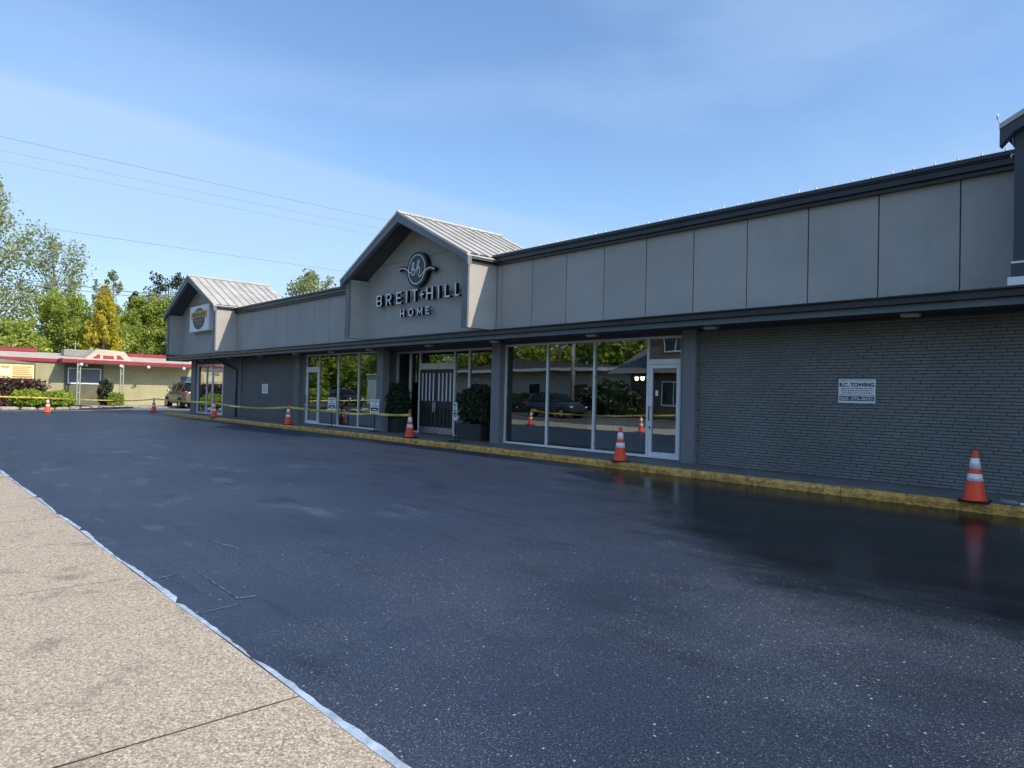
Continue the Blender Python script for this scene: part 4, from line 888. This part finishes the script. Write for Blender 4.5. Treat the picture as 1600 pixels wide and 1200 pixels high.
ws=empty('wheel_stop',(-49.5,11.3,0),'long dark wheel stop on the drive before the porch','wheel stop'); 
MB().prism_y([(-.09,0),(.09,0),(.06,.11),(-.06,.11)],-1.3,1.3).build('block','rubber',ws,world=False); ws.rotation_euler=(0,0,R(38))
MB().box(-.05,.05,-1.1,-1.0,.111,.113).box(-.05,.05,1.0,1.1,.111,.113).build('bolt_plate','steel',ws,world=False)

# ================================================================ VEHICLES
def loft(st,name,m,parent):
    """st: list of (x, [ (y,z)...]) half sections mirrored"""
    vs=[];fs=[];k=None
    for x,sec in st:
        full=[(y,z) for y,z in sec]+[(-y,z) for y,z in reversed(sec)]; k=len(full); vs+=[(x,y,z) for y,z in full]
    for i in range(len(st)-1):
        for j in range(k): fs.append((i*k+j,i*k+(j+1)%k,(i+1)*k+(j+1)%k,(i+1)*k+j))
    fs+=[tuple(range(k))[::-1],tuple(range((len(st)-1)*k,len(st)*k))]
    o=MB().add(vs,fs).build(name,m,parent,smooth=True,world=False); s_=o.modifiers.new('s','SUBSURF'); s_.levels=1; s_.render_levels=2; return o
def car(name,label,loc,rz,paint,cat='car'):
    r=empty(name,(0,0,0),label,cat)
    sec=lambda w,z0,zm,z1,t=.06:[(w-.12,z0),(w-.02,z0+.06),(w,zm),(w-t,z1),(w*.5,z1+.02)]
    loft([(2.28,sec(.62,.45,.6,.80)),(2.2,sec(.78,.34,.62,.92)),(1.75,sec(.88,.28,.7,1.02)),(.95,sec(.90,.28,.72,1.10)),(.0,sec(.91,.28,.75,1.08)),(-1.3,sec(.91,.28,.76,1.10)),(-2.05,sec(.88,.32,.78,1.12)),(-2.28,sec(.80,.42,.75,1.08)),(-2.32,sec(.7,.5,.7,1.0))],'body',paint,r)
    g=lambda w0,w1,z0,z1:[(w0,z0),(w0-.03,z0+.1),(w1,z1-.06),(w1-.1,z1),(w1*.5,z1+.015)]
    loft([(1.12,g(.80,.78,.98,1.1)),(.62,g(.84,.70,1.0,1.52)),(.2,g(.85,.70,1.0,1.68)),(-1.0,g(.85,.70,1.0,1.70)),(-1.75,g(.83,.66,1.0,1.62)),(-2.18,g(.80,.70,1.0,1.16))],'glasshouse','carglass',r)
    loft([(.42,[(.66,1.60),(.6,1.63),(.3,1.645)]),(.1,[(.70,1.66),(.62,1.70),(.3,1.715)]),(-1.0,[(.70,1.68),(.62,1.72),(.3,1.735)]),(-1.85,[(.66,1.60),(.6,1.64),(.3,1.655)])],'roof_panel',paint,r)
    for sy in(-1,1):
        m=MB()
        for pts in([(1.05,.80,1.06),(.35,.70,1.63)],[(-.35,.855,1.06),(-.40,.70,1.68)],[(-1.45,.85,1.08),(-1.75,.68,1.62)]): m.tube([(x,sy*(y+.012),z) for x,y,z in pts],.035,5)
        m.build('window_pillar',paint,r,world=False)
        for x in(1.42,-1.32):
            w=MB(); w.add([],[]) ; prof=[]
            # wheel: lathe about y
            def wh(prof,k=24):
                vs=[];fs=[]
                for rr,yy in prof:
                    for j in range(k): a=2*math.pi*j/k; vs.append((x+rr*math.cos(a),sy*yy,.345+rr*math.sin(a)))
                for i in range(len(prof)-1):
                    for j in range(k): fs.append((i*k+j,i*k+(j+1)%k,(i+1)*k+(j+1)%k,(i+1)*k+j))
                return MB().add(vs,fs)
            wo=wh([(.21,.90),(.30,.925),(.335,.915),(.345,.88),(.345,.74),(.33,.70),(.2,.70)]).build('wheel','rubber',r,smooth=True,world=False)
            wh([(.0,.90),(.06,.905),(.07,.885),(.18,.89),(.215,.91),(.22,.89)]).build('rim','steel',wo,smooth=True,world=False)
            wh([(.0,.885),(.37,.885),(.40,.918),(.37,.90),(.36,.60)]).build('wheel_arch','blackplastic',r,world=False)
        MB().box(.72,.90,sy*.90,sy*1.06,1.06,1.18).build('mirror',paint,r,bev=.03,world=False)
        MB().box(-2.30,-2.12,sy*.70,sy*.835,.92,1.10).build('tail_light','taillight',r,bev=.02,world=False)
        MB().box(2.08,2.24,sy*.52,sy*.80,.70,.82).build('headlight','collar',r,bev=.02,world=False)
        for x in(.1,-.95): MB().box(x-.09,x+.09,sy*.905,sy*.935,.92,.95).build('door_handle','blackplastic',r,bev=.006,world=False)
    r.location=loc; r.rotation_euler=(0,0,rz); return r
car('parked_suv','champagne suv with dark glass half hidden behind the grey building corner',(-51.9,16.2,0),math.pi,'suvpaint','suv').scale=(1.02,1.02,1.08)
car('parked_car','dark car parked across the street, seen mirrored in the shop windows',(-62,-9.2,0),0,'darkcar')
MAT['whitecar']=mat('white_car_paint',(.7,.7,.7),.3,var=.03,bumpa=0); MAT['slatecar']=mat('slate_car_paint',(.04,.055,.08),.3,var=.03,bumpa=0)
car('parked_car','white car parked across the street, mirrored beside the entrance',(-51,-9.2,0),0,'whitecar'); car('parked_car','slate blue car parked across the street, mirrored in the right windows',(-33,-9.2,0),0,'slatecar'); car('parked_car','pale car parked at the far end across the street',(-76,-9.3,0),0,'suvpaint')

# ================================================================ POWER LINES
def catwire(a,b,r,sag,label,group='overhead wires'):
    a,b=Vector(a),Vector(b); pts_=[a.lerp(b,i/24)-Vector((0,0,sag*4*(i/24)*(1-i/24))) for i in range(25)]
    return MB().tube(pts_,r,5).build('power_line','wire',None,label=label,category='power line',group=group)
catwire((-60,-22,9.45),(-60,52,9.3),.034,.55,'upper of the thick wire pair crossing before the trees at left')
catwire((-60,-22,9.12),(-60,52,8.98),.026,.55,'lower of the thick wire pair crossing before the trees at left')
catwire((-45,-22,10.3),(-45,52,10.9),.009,.6,'single thin wire in the sky above the trees at left')
catwire((-30,-22,10.4),(-30,52,10.9),.006,.55,'topmost faint wire ending at the middle gable')
catwire((-30,-22,9.95),(-30,52,10.35),.0038,.55,'second faint wire in the sky left of the middle gable')
catwire((-30.4,-22,9.7),(-30.4,52,10.05),.0038,.55,'lowest faint wire in the sky left of the middle gable')
def pole(loc,label,h=11):
    p=empty('utility_pole',loc,label,'utility pole'); MB().tube([(0,0,0),(0,0,h)],[.17,.11],10).build('shaft','bark',p,smooth=True,world=False)
    MB().box(-1.1,1.1,-.06,.06,h-.9,h-.78).build('crossarm','bark',p,world=False); m=MB()
    for x in(-1,-.4,.4,1): m.lathe([(.03,h-.78),(.05,h-.7),(.03,h-.6)],x,0,8)
    m.build('insulator','steel',p,world=False); return p
pole((-60,-22.2,0),'far timber utility pole across the street, off to the left'); pole((-60,52,0),'timber utility pole behind the shop'); pole((-45,-22.2,0),'timber utility pole across the street, left of the pale house'); pole((-30.1,-22.2,0),'timber utility pole behind the beige house')
pole((-45,52.2,0),'thin utility pole hidden behind the shop'); pole((-30.1,52.2,0),'utility pole hidden behind the middle gable')
pp=pole((-34,-12,0),'pale utility pole at the kerb across the street, mirrored in the right window',10)
for ch in pp.children: 
    if ch.name.startswith('shaft'): ch.data.materials[0]=MAT['stone']

# ================================================================ TREES BEHIND
T=lambda *a,**k: tree(*a,**k)
T('cottonwood_tree','tall pale spring tree with loose crown at the left edge',(-80,5.6,0),20.4,6.0,4,150,13500,.19,'leaf_pale','round',.9,.5)
T('cottonwood_tree','smaller pale tree with upright twigs right of the tallest tree',(-82,12.6,0),16.6,3.4,6,80,5200,.18,'leaf_pale','column',1.4,.5)
T('leafy_tree','broad yellow green tree behind the olive building, left of the gold conifer',(-76,12.6,0),9.9,3.4,2.2,110,17000,.16,'leaf_green','round',.5,.5,group='yellow green trees beyond the olive building')
T('golden_conifer','golden yellow cone-shaped conifer behind the olive building',(-72.5,15.2,0),10.6,2.7,1.0,300,21000,.12,'leaf_gold','cone',.55,.17,elong=4.0,leafup=1.3)
T('leafy_tree','dense bright green tree between the gold conifer and the far gable',(-86,22.0,0),11.2,3.4,2,120,26000,.18,'leaf_green','round',.4,.55,group='yellow green trees beyond the olive building')
T('leafy_tree','bright green tree just behind the left edge of the far gable',(-84,25.2,0),11.6,3.4,2,100,20000,.18,'leaf_green','round',.4,.55,group='yellow green trees beyond the olive building')
T('dark_conifer','sparse dark conifer rising left of the far gable',(-101,28.8,0),16.8,3.2,4,70,5600,.22,'leaf_dark','column',.15,.5)
T('dark_conifer','small dark conifer top behind the dense green tree',(-100,24.3,0),13.6,2.2,4,45,6000,.30,'leaf_dark','cone',.1,.4)
T('slender_tree','slender bare-topped tree behind the gold conifer, right one',(-93,20.4,0),15.2,1.2,4,36,2600,.18,'leaf_pale','column',1.2,.7)
T('slender_tree','slender bare-topped tree left of the gold conifer',(-93,18.6,0),14.0,1.0,4,30,1300,.18,'leaf_pale','column',1.2,.7)
T('leafy_tree','pale green tree top showing over the roof between the two gables',(-55.5,27.6,0),11.5,3.0,4,90,9000,.17,'leaf_pale','round',1.4,.5)
T('leafy_tree','low yellow green tree over the neighbour roof at the left edge',(-74,8.6,0),6.6,3.0,1.5,80,12000,.17,'leaf_green','round',.4,.6,group='yellow green trees beyond the olive building')
T('leafy_tree','mid green low tree behind the roof unit',(-80,16.5,0),8.0,3.0,1.5,70,13000,.18,'leaf_green','round',.4,.6,group='yellow green trees beyond the olive building')
hs=empty('distant_house',(-92,15.6,0),'distant house with a grey shingle roof among the trees','house')
bx('wall',(-96,-90,13.9,17.3,0,6.4),'offwhite',hs); MB().prism_x([(13.5,6.4),(17.7,6.4),(16.6,7.7),(14.6,7.7)],-96.4,-89.6).build('roof','greyroof',hs)
# distant woodland mass
n=30000; w=np.stack([rng.uniform(-135,-118,n),rng.uniform(-60,75,n),rng.uniform(0,1,n)],1); w[:,2]=w[:,2]**.7*(7+2.5*np.sin(w[:,1]*.35)+1.5*np.sin(w[:,1]*1.3)+rng.normal(size=n)*.4)
link('distant_woodland',leaf_mesh('distant_woodland',w,.75,'leaf_green',1.3),None,kind='stuff',label='continuous far green woodland behind the neighbour roofs',category='woodland')

# ================================================================ ACROSS THE STREET (mirrored in the glass)
h1=empty('pale_building',(-67,-22,0),'pale flat building lettered NSON, mirrored in the entrance glass','building')
bx('wall',(-76,-59,-30,-20,0,3.55),'offwhite',h1); bx('roof_edge',(-76.2,-58.8,-30.2,-19.8,3.55,3.75),'cream_roof',h1)
me=text_mesh('NSON',.5,'blackprint',.01,.02,1.9); o=link('lettering',me,h1,loc=(0,0,0)); o.rotation_euler=(0,0,math.pi); o.location=Vector((-66.4,-19.98,2.45))-h1.location
h2=empty('beige_house',(-46,-22,0),'beige flat-roofed house across the street, mirrored in the right windows','house')
bx('wall',(-57,-33,-28,-18,0,3.7),'beige',h2); MB().prism_y([(-58,3.7),(-32,3.7),(-32,3.85),(-45,4.7),(-58,3.85)],-28.5,-16.8).build('roof','greyroof',h2); bx('eave',(-58,-32,-16.79,-16.7,3.6,3.84),'offwhite',h2)
for a in(-54,-49,-44,-38.5): 
    f=MB().box(a-.8,a+.8,-18,-17.94,1.1,2.6).build('window_frame','offwhite',h2); bx('pane',(a-.7,a+.7,-17.94,-17.92,1.2,2.5),'darkglass',f)
h3=empty('brown_house',(-25,-16,0),'brown gabled house with a white-framed window, mirrored in the glass door','house')
bx('wall',(-29.5,-18,-22,-13,0,3.2),'brown',h3); MB().prism_x([(-23,3.1),(-12,3.1),(-17.5,5.6)],-30.8,-17).build('roof','greyroof',h3)
bx('dormer_wall',(-27.6,-23.5,-17,-12.6,3.3,6.2),'brown',h3); MB().prism_y([(-28,6.1),(-23.1,6.1),(-25.5,7.6)],-17.2,-12.2).build('dormer_roof','greyroof',h3)
for a,z0,z1,y in((-25.6,4.5,5.8,-12.6),(-26,1.0,2.6,-13),(-21,1.0,2.6,-13)):
    f=MB().box(a-.9,a+.9,y,y+.06,z0,z1).build('window_frame','white',h3); bx('pane',(a-.8,a-.04,y+.06,y+.075,z0+.1,z1-.1),'darkglass',f); bx('pane',(a+.04,a+.8,y+.06,y+.075,z0+.1,z1-.1),'darkglass',f)
bush('street_shrub','dark rounded shrub across the street before the brown house',(-30,-11.6,0),2.0,1.2,2.6,9000,.14,'leaf_box')
fl=empty('metal_fence',(-48,-12.5,0),'low dark metal railing across the street','fence')
MB().box(-58,-38,-12.53,-12.47,1.25,1.3).box(-58,-38,-12.53,-12.47,.15,.2).build('rail','trim',fl)
pk=MB().box(-.012,.012,-.012,.012,.05,1.4).mesh('picket','trim')
for i in range(100): link('picket',pk,fl,loc=(-57.9+i*.2,-12.5,0))
bx('far_kerb',(-110,20,-10.9,-10.5,-.1,.12),'drive',None,kind='structure')
MAT['lawn']=mat('lawn_green',(.05,.09,.02),.95,var=.3,vscale=4,bumpa=.6,bscale=60)
bx('lawn',(-160,60,-60,-13.4,-.028,-.01),'lawn',None,kind='structure')
bush('street_hedge','long low dark hedge across the street before the beige house',(-46,-15.6,0),8.5,.7,1.5,16000,.13,'leaf_box',cat='hedge',box=True)
bush('street_hedge','low hedge across the street at the far left of the pale building',(-88,-15.6,0),9,.8,1.7,14000,.16,'leaf_green',cat='hedge',box=True)
proto=[tree('street_tree','x',(-70,-34,0),13,5.5,1.6,80,15000,.34,'leaf_green','round',.4,.6,group='green trees across the street')]
proto[0]['label']='green tree across the street behind the pale building'
k=0
for x,y,s_,lb in((-84,-31,1.0,'beside the far end of the pale building'),(-98,-28,.95,'second from the far end of the street row'),(-112,-33,1.1,'at the far end of the street row'),(-57,-35,1.15,'between the pale building and the beige house'),(-46,-36,1.1,'behind the left half of the beige house'),(-36,-35,1.2,'behind the right half of the beige house'),(-26,-33,1.1,'behind the brown house'),(-14,-32,1.0,'right of the brown house'),(-3,-30,.9,'at the near end of the street row')):
    o=copy_tree(proto[0]); o.location=(x,y,0); o.scale=(s_,s_,s_*random.uniform(.9,1.1)); o.rotation_euler=(0,0,k*1.3); k+=1; o['label']='green tree across the street '+lb

# ================================================================ INSIDE THE SHOP
def table(loc,label,L_=2.4):
    t=empty('dining_table',loc,label,'table','tables inside the shop'); bx('table_top',(-L_/2,L_/2,-.45,.45,.72,.77),'wood',t,world=False)
    for sx in(-1,1):
        for sy in(-1,1): bx('leg',(sx*(L_/2-.08)-.035,sx*(L_/2-.08)+.035,sy*.38-.035,sy*.38+.035,0,.72),'wood',t,world=False)
    return t
def chair(loc,rz,label):
    t=empty('dining_chair',(0,0,0),label,'chair','chairs inside the shop'); bx('seat',(-.21,.21,-.21,.21,.43,.47),'chairpaint',t,world=False)
    for sx in(-1,1):
        for sy in(-1,1): bx('leg',(sx*.19-.018,sx*.19+.018,sy*.19-.018,sy*.19+.018,0,.43),'chairpaint',t,world=False)
        bx('back_post',(sx*.19-.018,sx*.19+.018,.172,.208,.47,.98),'chairpaint',t,world=False)
    for z in(.62,.78,.92): bx('back_rail',(-.172,.172,.18,.2,z,z+.05),'chairpaint',t,world=False)
    t.location=loc; t.rotation_euler=(0,0,rz); return t
table((-12.6,13.75,.128),'wooden table behind the right shop windows'); table((-10.4,14.6,.128),'second wooden table deeper in the shop'); table((-23,13.9,.128),'wooden table behind the left windows')
c0=chair((-13.2,13.1,.128),math.pi,'pale chair at the left end of the front table')
for x,y,rz,lb in((-12.1,13.05,math.pi,'pale chair on the window side of the front table'),(-12.9,14.5,0,'pale chair behind the front table, left'),(-11.7,14.5,0,'pale chair behind the front table, right'),(-10.6,13.7,math.pi,'pale chair before the second table'),(-23.3,13.2,math.pi,'pale chair behind the left windows')):
    c=copy_tree(c0); c.location=(x,y,.128); c.rotation_euler=(0,0,rz); c['label']=lb
def pendant(loc,label):
    t=empty('pendant_lamp',loc,label,'pendant lamp','lit pendant lamps inside the shop'); z=2.9-loc[2]
    MB().tube([(0,0,.14),(0,0,z)],.008,5).build('cord','blackplastic',t,world=False); MB().lathe([(.03,.14),(.07,.11),(.13,.02),(.125,.02),(.06,.10)],k=16).build('lamp_shade','pale_satin',t,smooth=True,world=False)
    MB().lathe([(.001,.08),(.035,.06),(.05,.0),(.04,-.06),(.001,-.08)],k=12).build('bulb','lamp',t,smooth=True,world=False); return t
for p,lb in(((-14.95,14.3,2.5),'lit pendant high behind the left end of the right windows'),((-14.49,14.2,1.76),'lit low pendant left of a pair'),((-14.28,14.2,1.76),'lit low pendant right of a pair'),((-11.65,15.3,2.0),'lit pendant behind the third pane, left one'),((-11.45,15.3,2.0),'lit pendant behind the third pane, right one')): pendant(p,lb)
